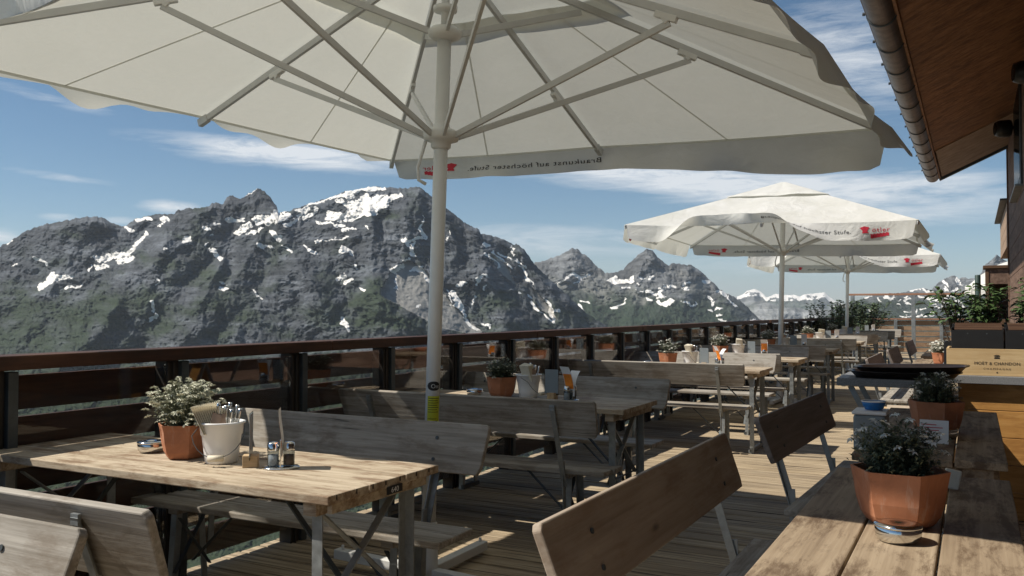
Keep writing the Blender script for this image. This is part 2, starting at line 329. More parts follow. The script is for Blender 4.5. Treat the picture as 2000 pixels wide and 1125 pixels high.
# ================================================================== SETTING
# ground and mountains
def npmesh(name, V, F, mat, attrs=None, smooth=True, kind='structure'):
    me = bpy.data.meshes.new(name); me.vertices.add(len(V)); me.vertices.foreach_set('co', V.astype(np.float32).ravel())
    me.loops.add(F.size); me.polygons.add(len(F)); me.loops.foreach_set('vertex_index', F.astype(np.int32).ravel())
    me.polygons.foreach_set('loop_start', np.arange(0, F.size, 4, dtype=np.int32)); me.update(calc_edges=True)
    me.polygons.foreach_set('use_smooth', np.ones(len(F), bool))
    if attrs is not None:
        ca = me.color_attributes.new('cover', 'FLOAT_COLOR', 'POINT'); ca.data.foreach_set('color', attrs.astype(np.float32).ravel())
    me.materials.append(mat); me.validate()
    o = bpy.data.objects.new(name, me); COL.objects.link(o)
    if kind: o['kind'] = kind
    return o
def rockmat(name, rock=(.20, .205, .205), unit=1.0, green=(.026, .041, .017)):
    m, t, b = newmat(name); at = N(t, 'ShaderNodeAttribute', attribute_name='cover'); s = N(t, 'ShaderNodeSeparateColor'); L(t, at.outputs['Color'], s.inputs[0])
    v = objvec(t, (1/unit,)*3, False)
    n1 = noise(t, v, .010, 13, .76); n2 = noise(t, v, .0035, 5, .6, 1.0)
    mp = N(t, 'ShaderNodeMapping'); mp.inputs['Scale'].default_value = (.003, .003, .034); L(t, v, mp.inputs[0]); n3 = noise(t, mp.outputs[0], 1, 6, .7, .6)
    f = M2(t, 'ADD', M2(t, 'MULTIPLY', n1, .40), M2(t, 'ADD', M2(t, 'MULTIPLY', n2, .14), M2(t, 'MULTIPLY', n3, .46)))
    c = ramp(t, f, [(.40, tuple(x*.36 for x in rock)), (.5, rock), (.60, tuple(min(1, x*2.1) for x in rock))])
    gn = noise(t, v, .03, 8, .7); gc = ramp(t, gn, [(.3, tuple(x*.6 for x in green)), (.7, tuple(x*1.5 for x in green))])
    c = mixc(t, s.outputs[1], c, gc)
    sc = ramp(t, noise(t, v, .02, 8, .7), [(.3, (.20, .20, .19)), (.7, (.31, .305, .29))])
    c = mixc(t, s.outputs[2], c, sc)
    c = mixc(t, ramp(t, s.outputs[0], [(.42, (0, 0, 0)), (.55, (1, 1, 1))]), c, (.82, .80, .76))
    L(t, c, b.inputs['Base Color']); b.inputs['Roughness'].default_value = .9; b.inputs['Specular IOR Level'].default_value = .1
    inv = M2(t, 'SUBTRACT', 1.0, s.outputs[0])
    bn = N(t, 'ShaderNodeBump'); bn.inputs['Distance'].default_value = 14*unit; L(t, M2(t, 'MULTIPLY', inv, .9), bn.inputs['Strength']); L(t, f, bn.inputs['Height']); L(t, bn.outputs[0], b.inputs['Normal'])
    return m
def segdist(PX, PY, x1, y1, x2, y2):
    dx, dy = x2-x1, y2-y1; l2 = dx*dx+dy*dy+1e-9
    tt = np.clip(((PX-x1)*dx+(PY-y1)*dy)/l2, 0, 1)
    return np.hypot(PX-x1-tt*dx, PY-y1-tt*dy)
def mountain(name, prof, Rr, Rb, py_bot, ncol, nrow, spurs, snow, cover, mat, seed, relief=.88, rough_px=3.0, strata=1.0, rpow=1.0):
    xs = np.array([p[0] for p in prof], float); ys = np.array([p[1] for p in prof], float)
    px = np.linspace(xs[0], xs[-1], ncol); ridge = np.interp(px, xs, ys)
    ridge = ridge-rough_px*fbm(px/10, px*0+seed*1.7, 6, seed+50, .68)
    t_ = np.linspace(0, 1, nrow)**1.15
    PX = np.repeat(px[None, :], nrow, 0); PY = ridge[None, :]+t_[:, None]*(py_bot-ridge[None, :])
    smooth = np.interp(px, xs, ys); kw = max(3, int(90/(px[1]-px[0]))) | 1
    for _ in range(2): smooth = np.convolve(np.pad(smooth, kw//2, 'edge'), np.ones(kw)/kw, 'valid')
    Z = Rr+(Rb-Rr)*np.clip((PY-smooth[None, :])/(py_bot-smooth[None, :]), -.06, 1)
    # relief towards the viewer, in picture-scale units then metres
    wx = PX+10*fbm(PX/60, PY/60, 3, seed+1); wy = PY+10*fbm(PX/60, PY/60, 3, seed+2)
    D = 44*fbm(wx/150+wy/300, wy/200, 3, seed+3, .5)
    D += 13*fbm((wx+.6*wy)/58, (wy-.5*wx)/44, 4, seed+4, .55)+9*fbm((wx-.8*wy)/40, (wy+.6*wx)/46, 4, seed+14, .6, True)
    D += 4.0*fbm((wx+.5*wy)/15, (wy-.3*wx)/11, 5, seed+5, .72)+2.6*fbm((wx-.6*wy)/11, (wy+.5*wx)/12, 4, seed+15, .7, True)
    st = strata*(np.abs(((PY+.12*PX+6*fbm(PX/80, PY/40, 3, seed+6))/7.0) % 1-.5)-.25)*2.6
    D += st*np.clip(.5+1.6*fbm(PX/90, PY/70, 2, seed+8), 0, 1)
    for (x1, y1, x2, y2, w1, w2, A) in spurs:
        dx, dy = x2-x1, y2-y1; tt = np.clip(((PX-x1)*dx+(PY-y1)*dy)/(dx*dx+dy*dy), 0, 1)
        d = np.hypot(wx-x1-tt*dx, wy-y1-tt*dy); w = w1+(w2-w1)*tt
        D += 1.7*A*np.clip(1-d/w, 0, 1)**1.1
    fade = np.clip((PY-ridge[None, :])/10, 0, 1)
    C = np.zeros((nrow, ncol, 4)); C[..., 3] = 1
    nz = fbm(PX/11, PY/7, 4, seed+20, .6); n0 = fbm(PX/6, PY/5, 3, seed+23, .6); n5 = fbm(PX/30, PY/20, 2, seed+26); n6 = fbm(PX/24+9, PY/22+4, 2, seed+27); S = np.full(PX.shape, -9.0)
    for q in snow:
        x1, y1, x2, y2, w = q[:5]
        S = np.maximum(S, (max(w, 2.4)*(.56+.5*n5)-segdist(PX+4*nz+2*n0+9*n5, PY+2.5*n0+1.2*nz+7*n6, x1, y1, x2, y2))/1.5+nz*.5)
    C[..., 0] = 1/(1+np.exp(-S*3.5))
    cover(C, PX, PY, fbm(PX/70, PY/40, 5, seed+30, .6), nz, ridge)
    D = D*(1-.6*C[..., 2])
    scale = Z*D/FPX*relief*(.25+.75*fade); k = 1-scale/Z
    u = (PX-1000)/FPX; zc = Z*k
    X = math.cos(YAW)*u*zc-math.sin(YAW)*zc; Y = math.sin(YAW)*u*zc+math.cos(YAW)*zc; Hh = EYE+(HZ-PY)/FPX*zc
    V = np.stack([X, Y, Hh], -1)
    back = V[0].copy()[None]; backs = []
    for q, dz in ((1.03, .12), (1.12, .5), (1.3, 1.4)):
        b_ = back.copy(); hz = b_[..., 2:3]; b_[..., :2] *= q; b_[..., 2:3] = hz-dz*(300+np.abs(hz))*(Rr/4000)**.5; backs.append(b_)
    skirt = V[-1].copy()[None]; skirt[..., :2] *= .9; skirt[..., 2] = -900
    V = np.concatenate(backs[::-1]+[V, skirt]); nr = V.shape[0]
    Cz = np.zeros((1, ncol, 4)); Cz[..., 3] = 1; C = np.concatenate([Cz, Cz, C[:1]*1, C, Cz])
    idx = np.arange(nr*ncol).reshape(nr, ncol)
    F = np.stack([idx[:-1, :-1], idx[1:, :-1], idx[1:, 1:], idx[:-1, 1:]], -1).reshape(-1, 4)
    return npmesh(name, V.reshape(-1, 3), F, mat, C.reshape(-1, 4))
def sig(x): return 1/(1+np.exp(-x))
P1 = [(-260, 560), (-120, 520), (0, 481), (19, 471), (47, 451), (90, 437), (149, 426), (177, 422), (199, 424.6), (218, 435.5), (239, 443), (262, 428), (299, 418), (339, 417), (342, 411), (367, 407), (398, 405),
      (414, 397), (425, 394), (434, 400), (442, 384), (451, 380.5), (463, 387), (470, 386.7), (485, 376.4), (502, 367), (513, 372), (526, 384), (538, 400), (543, 413.8), (560, 413), (578, 406), (606, 396.7),
      (640, 386), (674, 373), (702, 368.5), (730, 363), (749, 366), (764, 365.5), (795, 367), (811, 365), (817, 363.7), (830, 373), (848, 387), (876, 409), (901, 429), (917, 440), (935, 446), (939, 457),
      (960, 459), (985, 468), (1001, 477), (1013, 478), (1026, 490), (1041, 512), (1060, 533), (1091, 560), (1110, 578), (1146, 612), (1190, 640), (1260, 700)]
spurs1 = [(820, 364, 770, 560, 40, 70, 26), (820, 364, 930, 540, 40, 60, 22), (720, 400, 735, 590, 10, 45, 24), (650, 470, 760, 620, 18, 70, 22), (930, 450, 985, 640, 25, 70, 26),
          (1020, 490, 1110, 640, 18, 40, 20), (400, 400, 330, 560, 60, 120, 34), (330, 470, 160, 690, 40, 120, 34), (540, 430, 620, 600, 40, 90, 34), (500, 470, 400, 640, 40, 80, 26), (600, 540, 690, 700, 30, 70, 28),
          (180, 425, 60, 620, 60, 110, 24), (180, 425, 250, 500, 40, 50, 12), (430, 520, 350, 690, 20, 70, 26), (230, 600, 120, 720, 20, 60, 22), (700, 600, 860, 650, 20, 60, 20), (502, 367, 500, 410, 14, 30, 10), (451, 381, 460, 410, 10, 20, 8)]
def z1(a): return [(x1/3.215, 350+y1/3.215, x2/3.215, 350+y2/3.215, w/3.215) for (x1, y1, x2, y2, w) in a]
def z2(a): return [(500+x1/3.215, 350+y1/3.215, 500+x2/3.215, 350+y2/3.215, w/3.215) for (x1, y1, x2, y2, w) in a]
def z3(a): return [(1000+x1/3.215, 350+y1/3.215, 1000+x2/3.215, 350+y2/3.215, w/3.215) for (x1, y1, x2, y2, w) in a]
def z6(a): return [(1600+x1/6.657, 550+y1/6.657, 1600+x2/6.657, 550+y2/6.657, w/6.657) for (x1, y1, x2, y2, w) in a]
snow1 = z1([(20, 402, 65, 384, 12), (870, 252, 940, 245, 26), (790, 300, 838, 318, 16), (1015, 265, 1045, 250, 24), (985, 290, 1005, 284, 16), (920, 335, 850, 400, 26), (850, 400, 790, 480, 34), (790, 485, 700, 485, 26),
            (700, 488, 590, 500, 34), (740, 520, 830, 490, 24), (610, 555, 665, 548, 24), (540, 570, 575, 545, 14), (225, 490, 290, 530, 16), (65, 550, 100, 538, 16), (240, 690, 340, 620, 30), (340, 615, 445, 610, 30), (400, 690, 520, 665, 10),
            (980, 625, 985, 650, 18), (962, 770, 968, 840, 16), (955, 885, 985, 855, 18), (1440, 250, 1520, 255, 22), (1490, 330, 1560, 290, 34), (1560, 340, 1640, 308, 20), (1270, 312, 1315, 312, 20), (1165, 372, 1190, 362, 24),
            (1340, 455, 1385, 500, 28), (1380, 650, 1415, 655, 10), (1380, 690, 1418, 690, 18), (1600, 715, 1645, 755, 12), (1625, 415, 1705, 425, 20), (1700, 335, 1765, 365, 22), (1620, 265, 1660, 235, 40), (1680, 265, 1740, 225, 46),
            (1780, 420, 1830, 450, 12), (1300, 355, 1340, 358, 8), (1290, 385, 1302, 412, 10), (1030, 440, 1050, 442, 6), (1820, 280, 1929, 180, 26), (1345, 280, 1370, 280, 12), (1500, 125, 1600, 62, 7)])
snow1 += z2([(590, 70, 800, 50, 24), (450, 118, 640, 66, 16), (340, 155, 450, 125, 14), (260, 200, 320, 170, 20), (230, 255, 290, 210, 24), (110, 280, 210, 215, 22), (20, 260, 100, 235, 44), (200, 285, 230, 260, 18), (560, 110, 600, 95, 26),
             (520, 130, 560, 160, 30), (600, 150, 690, 110, 26), (690, 150, 780, 120, 34), (780, 130, 905, 100, 30), (600, 190, 760, 170, 46), (640, 225, 740, 205, 34), (480, 215, 620, 235, 26), (380, 270, 560, 290, 14), (440, 250, 520, 255, 24),
             (560, 320, 620, 308, 12), (380, 385, 480, 372, 14), (480, 375, 575, 365, 10), (550, 440, 590, 470, 34), (680, 290, 695, 300, 14), (505, 625, 555, 605, 26), (555, 650, 600, 640, 22), (640, 675, 688, 692, 12), (305, 425, 380, 465, 16),
             (165, 415, 215, 445, 12), (90, 330, 150, 365, 24), (10, 415, 95, 425, 18), (1040, 230, 1045, 320, 10), (1045, 320, 1060, 360, 20), (925, 370, 965, 385, 18), (1060, 362, 985, 385, 18), (985, 390, 990, 470, 18), (955, 400, 975, 440, 12),
             (930, 515, 960, 500, 16), (870, 580, 915, 545, 26), (870, 600, 885, 690, 10), (985, 565, 1040, 560, 14), (1020, 560, 1110, 655, 18), (1205, 330, 1212, 390, 8), (1195, 700, 1235, 790, 8), (1235, 710, 1290, 810, 34), (1290, 820, 1320, 870, 12), (1330, 885, 1395, 950, 12),
             (1415, 915, 1465, 925, 20), (1265, 660, 1315, 655, 18), (1375, 655, 1410, 615, 20), (1410, 610, 1450, 605, 12), (1380, 740, 1360, 775, 14), (1440, 660, 1440, 695, 12), (1440, 460, 1520, 545, 14), (1490, 465, 1545, 510, 24), (1545, 510, 1600, 560, 12), (1540, 465, 1600, 500, 12),
             (1440, 395, 1465, 410, 16), (1615, 430, 1615, 470, 12), (1635, 500, 1660, 540, 12), (1670, 570, 1690, 590, 22), (1690, 600, 1735, 670, 12), (1740, 780, 1800, 850, 12), (1800, 850, 1865, 895, 20), (1825, 770, 1870, 870, 26), (1860, 840, 1905, 825, 18), (1720, 730, 1735, 745, 12), (545, 880, 580, 950, 22), (1650, 715, 1660, 722, 10), (1010, 790, 1030, 800, 5), (620, 545, 630, 560, 12), (1700, 555, 1660, 560, 10)])
snow1 += z2([(590, 150, 780, 125, 60), (620, 190, 790, 155, 74), (700, 120, 880, 105, 34), (470, 232, 660, 215, 34), (560, 245, 690, 225, 30), (300, 250, 380, 190, 20)])
def cov1(C, PX, PY, n, nz, ridge):
    g = np.zeros_like(PX)
    for (x, y, sx, sy, a) in ((60, 610, 130, 45, 1.1), (250, 600, 110, 40, .9), (440, 590, 60, 50, .7), (380, 520, 110, 30, .6), (740, 600, 80, 50, 1.0), (640, 590, 50, 40, .5), (960, 610, 50, 40, .8), (100, 690, 160, 40, .6), (1080, 620, 40, 30, .6), (560, 480, 50, 20, .4), (880, 640, 60, 20, .3)):
        g += a*np.exp(-((PX-x)/sx)**2-((PY-y)/sy)**2)
    g += .45*sig((PY-620)/25)
    C[..., 1] = np.clip(sig((g+n*1.1-.62)*5), 0, 1)*.8
    def poly(pts):
        ins = np.zeros(PX.shape, bool); k = len(pts)
        for i in range(k):
            x1, y1 = pts[i]; x2, y2 = pts[(i+1) % k]
            ins ^= ((y1 > PY) != (y2 > PY)) & (PX+nz*4 < (x2-x1)*(PY-y1)/(y2-y1+1e-9)+x1)
        return ins
    s = poly([(795, 507), (835, 530), (880, 590), (915, 625), (960, 660), (860, 640), (740, 575), (765, 530)]) | poly([(955, 492), (990, 515), (1010, 560), (975, 530)]) | poly([(1040, 560), (1075, 600), (1090, 625), (1050, 600)])
    C[..., 2] = s*.9
    C[..., 1] *= 1-C[..., 2]
    C[..., 1] = np.maximum(C[..., 1], .92*sig((PY-712)/6))
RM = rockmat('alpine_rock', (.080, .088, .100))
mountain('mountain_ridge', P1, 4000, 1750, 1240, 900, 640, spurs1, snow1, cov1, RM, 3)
P2 = [(980, 560), (1030, 520), (1047, 513), (1068, 507), (1093, 499), (1106, 493), (1117, 484.4), (1130, 487), (1134, 493.7), (1149, 502), (1162, 516), (1183, 533), (1199, 531), (1218, 527), (1230, 512), (1249, 496), (1264, 486),
      (1274, 488), (1286, 502), (1303, 518), (1314, 514), (1351, 518), (1367, 527), (1389, 549), (1414, 571), (1435, 580), (1460, 599), (1482, 622), (1520, 645), (1560, 660)]
spurs2 = [(1265, 486, 1230, 600, 30, 50, 20), (1265, 486, 1300, 560, 20, 40, 14), (1117, 485, 1090, 570, 25, 40, 16), (1350, 520, 1330, 620, 30, 60, 18), (1400, 560, 1450, 640, 20, 50, 18), (1117, 485, 1160, 560, 20, 30, 12), (1200, 570, 1130, 640, 30, 60, 18), (1300, 600, 1200, 660, 30, 60, 16)]
snow2 = z3([(275, 655, 395, 600, 14), (395, 600, 430, 625, 20), (430, 620, 485, 607, 12), (385, 662, 425, 640, 8), (615, 630, 650, 615, 24), (640, 650, 720, 640, 26), (735, 650, 760, 625, 24), (800, 620, 850, 608, 10), (870, 625, 895, 605, 16), (700, 690, 745, 690, 10), (795, 697, 835, 697, 8), (860, 710, 930, 725, 18), (920, 720, 960, 665, 18), (960, 680, 1020, 680, 18), (640, 800, 700, 780, 18), (700, 775, 715, 745, 10), (1085, 655, 1105, 650, 18), (1085, 685, 1105, 685, 12), (1205, 640, 1245, 650, 20), (1290, 710, 1330, 720, 22), (1350, 720, 1410, 800, 8), (1230, 745, 1265, 780, 18), (980, 790, 1010, 760, 24), (1070, 775, 1110, 775, 16), (1125, 790, 1150, 770, 14), (1240, 820, 1270, 820, 6), (1290, 812, 1315, 812, 9), (1290, 857, 1325, 857, 9), (1295, 890, 1330, 888, 10), (440, 770, 475, 772, 12), (415, 785, 450, 850, 16), (850, 740, 880, 755, 10), (920, 765, 965, 790, 12), (1505, 882, 1515, 882, 8), (765, 660, 790, 660, 8), (905, 745, 960, 740, 12)])
def cov2(C, PX, PY, n, nz, ridge):
    C[..., 1] = np.clip(sig((PY-572-.05*(PX-1250)+n*55)/9), 0, 1)*np.clip(1.3-(PX-1380)/90, .15, .92)
    C[..., 2] = .7*sig((n*1.4-.15-np.abs(PY-560)/60)*7)
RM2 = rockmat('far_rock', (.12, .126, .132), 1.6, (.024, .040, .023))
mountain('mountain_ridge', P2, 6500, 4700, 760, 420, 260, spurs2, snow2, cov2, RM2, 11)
P3 = [(1380, 600), (1420, 585), (1448, 577), (1460, 567.7), (1476, 564), (1488, 571), (1497, 581), (1503, 579.5), (1516, 573.5), (1531, 576.5), (1550, 575.8), (1562, 579.5), (1570, 575), (1588, 574), (1611, 571), (1618, 578), (1631, 588), (1646, 594), (1700, 600), (1760, 606), (1900, 612)]
def cov3(C, PX, PY, n, nz, ridge):
    C[..., 0] = np.clip(sig(((ridge[None]+9-PY)/4+nz*3.2-.3)*2), 0, 1)*(PX > 1440)
    C[..., 1] = sig((PY-600+n*20)/8)*.8
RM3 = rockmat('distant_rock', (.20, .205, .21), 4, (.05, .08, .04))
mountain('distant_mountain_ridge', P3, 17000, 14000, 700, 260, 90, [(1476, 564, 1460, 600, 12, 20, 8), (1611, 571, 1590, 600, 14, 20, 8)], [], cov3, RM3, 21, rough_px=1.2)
P3b = [(1400, 640), (1440, 612), (1475, 590), (1490, 587), (1515, 596), (1530, 603), (1545, 601), (1560, 600), (1575, 606), (1590, 602), (1640, 607), (1700, 612), (1800, 618)]
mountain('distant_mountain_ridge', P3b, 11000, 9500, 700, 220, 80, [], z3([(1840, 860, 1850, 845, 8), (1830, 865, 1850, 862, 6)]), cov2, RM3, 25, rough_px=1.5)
P4 = [(1560, 640), (1620, 615), (1666, 590.6), (1684, 583), (1705, 576), (1740, 573), (1770, 571), (1780, 566.5), (1801, 562.8), (1822, 567), (1880, 571), (1960, 570), (2080, 566), (2200, 575)]
snow4 = z6([(840, 170, 930, 235, 14), (930, 235, 980, 185, 16), (1290, 200, 1400, 200, 22), (1400, 200, 1640, 260, 34), (1640, 270, 1730, 250, 26), (1650, 180, 1830, 270, 34), (1130, 235, 1200, 225, 16), (1430, 250, 1460, 260, 20), (1480, 345, 1560, 340, 16), (1090, 385, 1200, 395, 14), (1270, 370, 1275, 405, 24), (1330, 345, 1380, 345, 18), (1430, 405, 1480, 410, 16), (1050, 450, 1190, 462, 16), (1250, 445, 1390, 445, 16), (1430, 440, 1500, 445, 14), (1600, 330, 1660, 350, 18), (775, 250, 785, 285, 18), (1215, 120, 1340, 95, 26), (1340, 95, 1480, 130, 22), (1030, 225, 1060, 205, 12), (1140, 260, 1190, 300, 12), (610, 205, 680, 180, 8), (1400, 95, 1420, 100, 20), (1850, 300, 1900, 330, 20), (1700, 420, 1800, 430, 16), (1020, 290, 1050, 290, 12), (880, 215, 900, 225, 12)])
snow4 += [(1600+random.uniform(150, 2400)/6.657, 550+random.uniform(180, 470)/6.657, 0, 0, random.uniform(1.6, 3.2)) for _ in range(16)]
snow4 = [(a, b, a+random.uniform(3, 9), b+random.uniform(-1, 1.5), w) if (c == 0 and d == 0) else (a, b, c, d, w) for (a, b, c, d, w) in snow4]
def cov4(C, PX, PY, n, nz, ridge):
    C[..., 1] = np.clip(sig((PY-588+n*45)/8), 0, 1)*.85
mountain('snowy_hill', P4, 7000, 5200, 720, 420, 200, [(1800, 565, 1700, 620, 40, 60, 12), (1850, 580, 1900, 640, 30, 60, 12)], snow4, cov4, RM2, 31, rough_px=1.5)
P5 = [(1790, 600), (1823, 562), (1845, 543), (1864, 537), (1873, 543), (1904, 543), (1917, 534), (1923, 520), (1948, 498), (1964, 508), (1990, 530), (2030, 520), (2100, 560), (2180, 590)]
snow5 = [(1845, 548, 1850, 560, 5), (1868, 545, 1878, 552, 5), (1890, 558, 1905, 562, 5), (1843, 563, 1850, 572, 8), (1862, 570, 1870, 566, 4), (1920, 555, 1935, 562, 4), (1850, 575, 1866, 576, 5)]
def cov0(C, PX, PY, n, nz, ridge): C[..., 2] = .4*sig((n-.1)*6)
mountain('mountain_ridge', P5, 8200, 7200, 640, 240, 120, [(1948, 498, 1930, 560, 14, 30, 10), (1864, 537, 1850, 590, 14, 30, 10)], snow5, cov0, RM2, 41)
# valley floor reaching the horizon
gv = MB(); nn = 64
ring = [0, 400, 3000, 12000, 44000]
vs = [(0, 0, -880)]; fs = []
for r_ in ring[1:]:
    for k in range(nn): a = 2*math.pi*k/nn; vs.append((r_*math.cos(a), r_*math.sin(a), -880))
fs += [(0, 1+k, 1+(k+1) % nn) for k in range(nn)]
for j in range(len(ring)-2):
    for k in range(nn): fs.append((1+j*nn+k, 1+(j+1)*nn+k, 1+(j+1)*nn+(k+1) % nn, 1+j*nn+(k+1) % nn))
m, t, b = newmat('valley_grass'); c = ramp(t, noise(t, objvec(t, (.003,)*3, False), 1, 9, .65), [(.35, (.03, .05, .02)), (.6, (.08, .09, .05)), (.75, (.13, .13, .11))]); L(t, c, b.inputs['Base Color']); b.inputs['Roughness'].default_value = .95
gv.add(vs, fs); g_ = gv.obj('valley_ground', m); g_['kind'] = 'structure'
# hillside that carries the terrace: falls away beyond the railing
nr, nc = 60, 90; rr = np.geomspace(1, 900, nr); aa = np.linspace(0, 2*np.pi, nc)
RR, AA = np.meshgrid(rr, aa, indexing='ij'); X = -.5+RR*np.cos(AA)*1.0; Y = 12+RR*np.sin(AA)
dist_out = np.maximum(0, np.hypot(X, np.maximum(0, np.abs(Y-13)-15))*1.0-4.0)
side = np.clip((1-X)/20, -1, 1)
Zh = -2.6-np.where(X < 8, .55*dist_out*np.clip((10-X)/14, 0, 1), 0)+fbm(X/60, Y/60, 4, 77)*np.minimum(8, RR*.05)
Zh = np.maximum(Zh, -879)
V = np.stack([X, Y, Zh], -1); idx = np.arange(nr*nc).reshape(nr, nc)
F = np.stack([idx[:-1, :-1], idx[1:, :-1], idx[1:, 1:], idx[:-1, 1:]], -1).reshape(-1, 4)
m, t, b = newmat('hillside_scree'); c = ramp(t, noise(t, objvec(t, (.4,)*3, False), 1, 10, .7), [(.35, (.03, .04, .03)), (.5, (.07, .08, .075)), (.7, (.13, .14, .14))]); L(t, c, b.inputs['Base Color']); b.inputs['Roughness'].default_value = .95
npmesh('hillside', V.reshape(-1, 3), F, m)
# deck
dk = MB(); y = -2.5; i = 0
while y < 29:
    z = random.uniform(-.003, .002); hx = -3.74+random.uniform(-.01, .01)
    dk.box(((hx+4.5)/2, y+.07, -.015+z), (4.5-hx, .134, .03)); y += .148
o = dk.obj('terrace_deck', 'deck', bevel=.004); o['kind'] = 'structure'
sb = MB()
for x in (-3.5, -2.2, -.9, .4, 1.7, 3.0): sb.box((x, 13.2, -.14), (.1, 31, .2))
sb.box((.4, 13.2, -.32), (8.0, 31.2, .14))
o = sb.obj('terrace_substructure', 'post'); o['kind'] = 'structure'
# ================================================================== RAILING
def railing(p0, p1, first, n, step, label, lastpost=True):
    d = Vector((p1[0]-p0[0], p1[1]-p0[1], 0)); Lr = d.length; rz = math.atan2(d.y, d.x)-math.pi/2     # local +Y runs along the railing, -X is outside
    r = root('terrace_railing', (p0[0], p0[1], 0), rz, label, 'railing', 'wooden terrace railings')
    h = MB()
    y = 0.0
    while y < Lr:
        e = min(Lr, y+2.9); h.box((0, (y+e)/2-.002, 1.158), (.15, e-y-.004, .062)); y = e
    h.obj('handrail', 'rail', r, .006)
    ys = [first+i*step for i in range(n)]
    for i, y in enumerate(ys):
        m = MB().box((-.01, y, .55), (.085, .075, 1.15)); m.box((.038, y-.036, .55), (.014, .012, 1.13)); m.box((.038, y+.0, .55), (.014, .012, 1.13))
        m.obj('post', 'post', r, .004)
        MB().box((.03, y+.062, .56), (.05, .045, 1.12)).obj('glass_clamp', 'dsteel', r, .003)
        e = min(Lr, y+step); a = y+.09; bb = e-.045
        if bb-a > .2:
            q = MB()
            q.box((.03, (a+bb)/2, .60), (.008, bb-a, 1.02)); q.obj('glass_pane', 'glass', r)
    for j in range(6):
        z = 1.02-j*.178; b = MB(); y = -.4
        while y < Lr:
            e = min(Lr, y+step*4); b.box((-.075, (y+e)/2-.002, z+random.uniform(-.003, .003)), (.028, e-y-.004, .150)); y = e
        b.obj('board', 'rail', r, .003)
    return r
railing((-3.63, -1.5), (-3.63, 17.5), .0+3.7-.905*4+.0-.0, 21, .905, 'long dark red-brown railing with glass panes running beside the left row of tables')
railing((-3.60, 17.56), (-3.20, 27.9), .2, 11, .93, 'far stretch of the dark railing behind the bushes beyond the bend')

# ================================================================== TABLES AND BENCHES
def table(W=.64, Lx=1.85, h=.80, top='table', planks=3, notch=True, name='beer_table'):
    r = root(name, (0, 0, 0), 0, '', 'table')
    m = MB(); pw = W/planks
    for i in range(planks):
        e = random.uniform(-.004, .004); m.box((e/2, -W/2+pw*(i+.5), h-.015), (Lx+e, pw-(.006 if planks < 4 else .004), .03))
    m.obj('tabletop', top, r, .004)
    for s in (-1, 1):
        MB().box((s*(Lx/2-.10), 0, h-.0535), (.055, W-.06, .046)).obj('batten', top, r, .003)
        MB().box((s*(Lx/2-.035), 0, h-.049), (.02, W-.10, .036)).obj('end_board', top, r, .002)
        x = s*(Lx/2-.115)
        for q in (-1, 1):
            MB().angle((x, q*(W/2-.06), .0), (x, q*(W/2-.06), h-.077), .042, .005, (s, 0, 0), (0, -q, 0)).obj('leg', 'steel', r)
        m = MB(); m.bar((x, -W/2+.06, .022), (x, W/2-.06, .022), .03, .03); m.obj('foot_bar', 'steel', r)
        m = MB(); m.bar((x-.006*s, -W/2+.07, .34), (x-.006*s, W/2-.12, h-.09), .028, .006); m.bar((x-.016*s, W/2-.07, .34), (x-.016*s, -W/2+.12, h-.09), .028, .006)
        m.obj('cross_brace', 'steel', r)
        m = MB(); m.bar((x-s*.02, -.0, .36), (x-s*.42, 0, h-.035), .024, .007); m.tube([(x, -W/2+.08, .36), (x, W/2-.08, .36)], .006, 6); m.obj('folding_strut', 'dsteel', r)
    return r
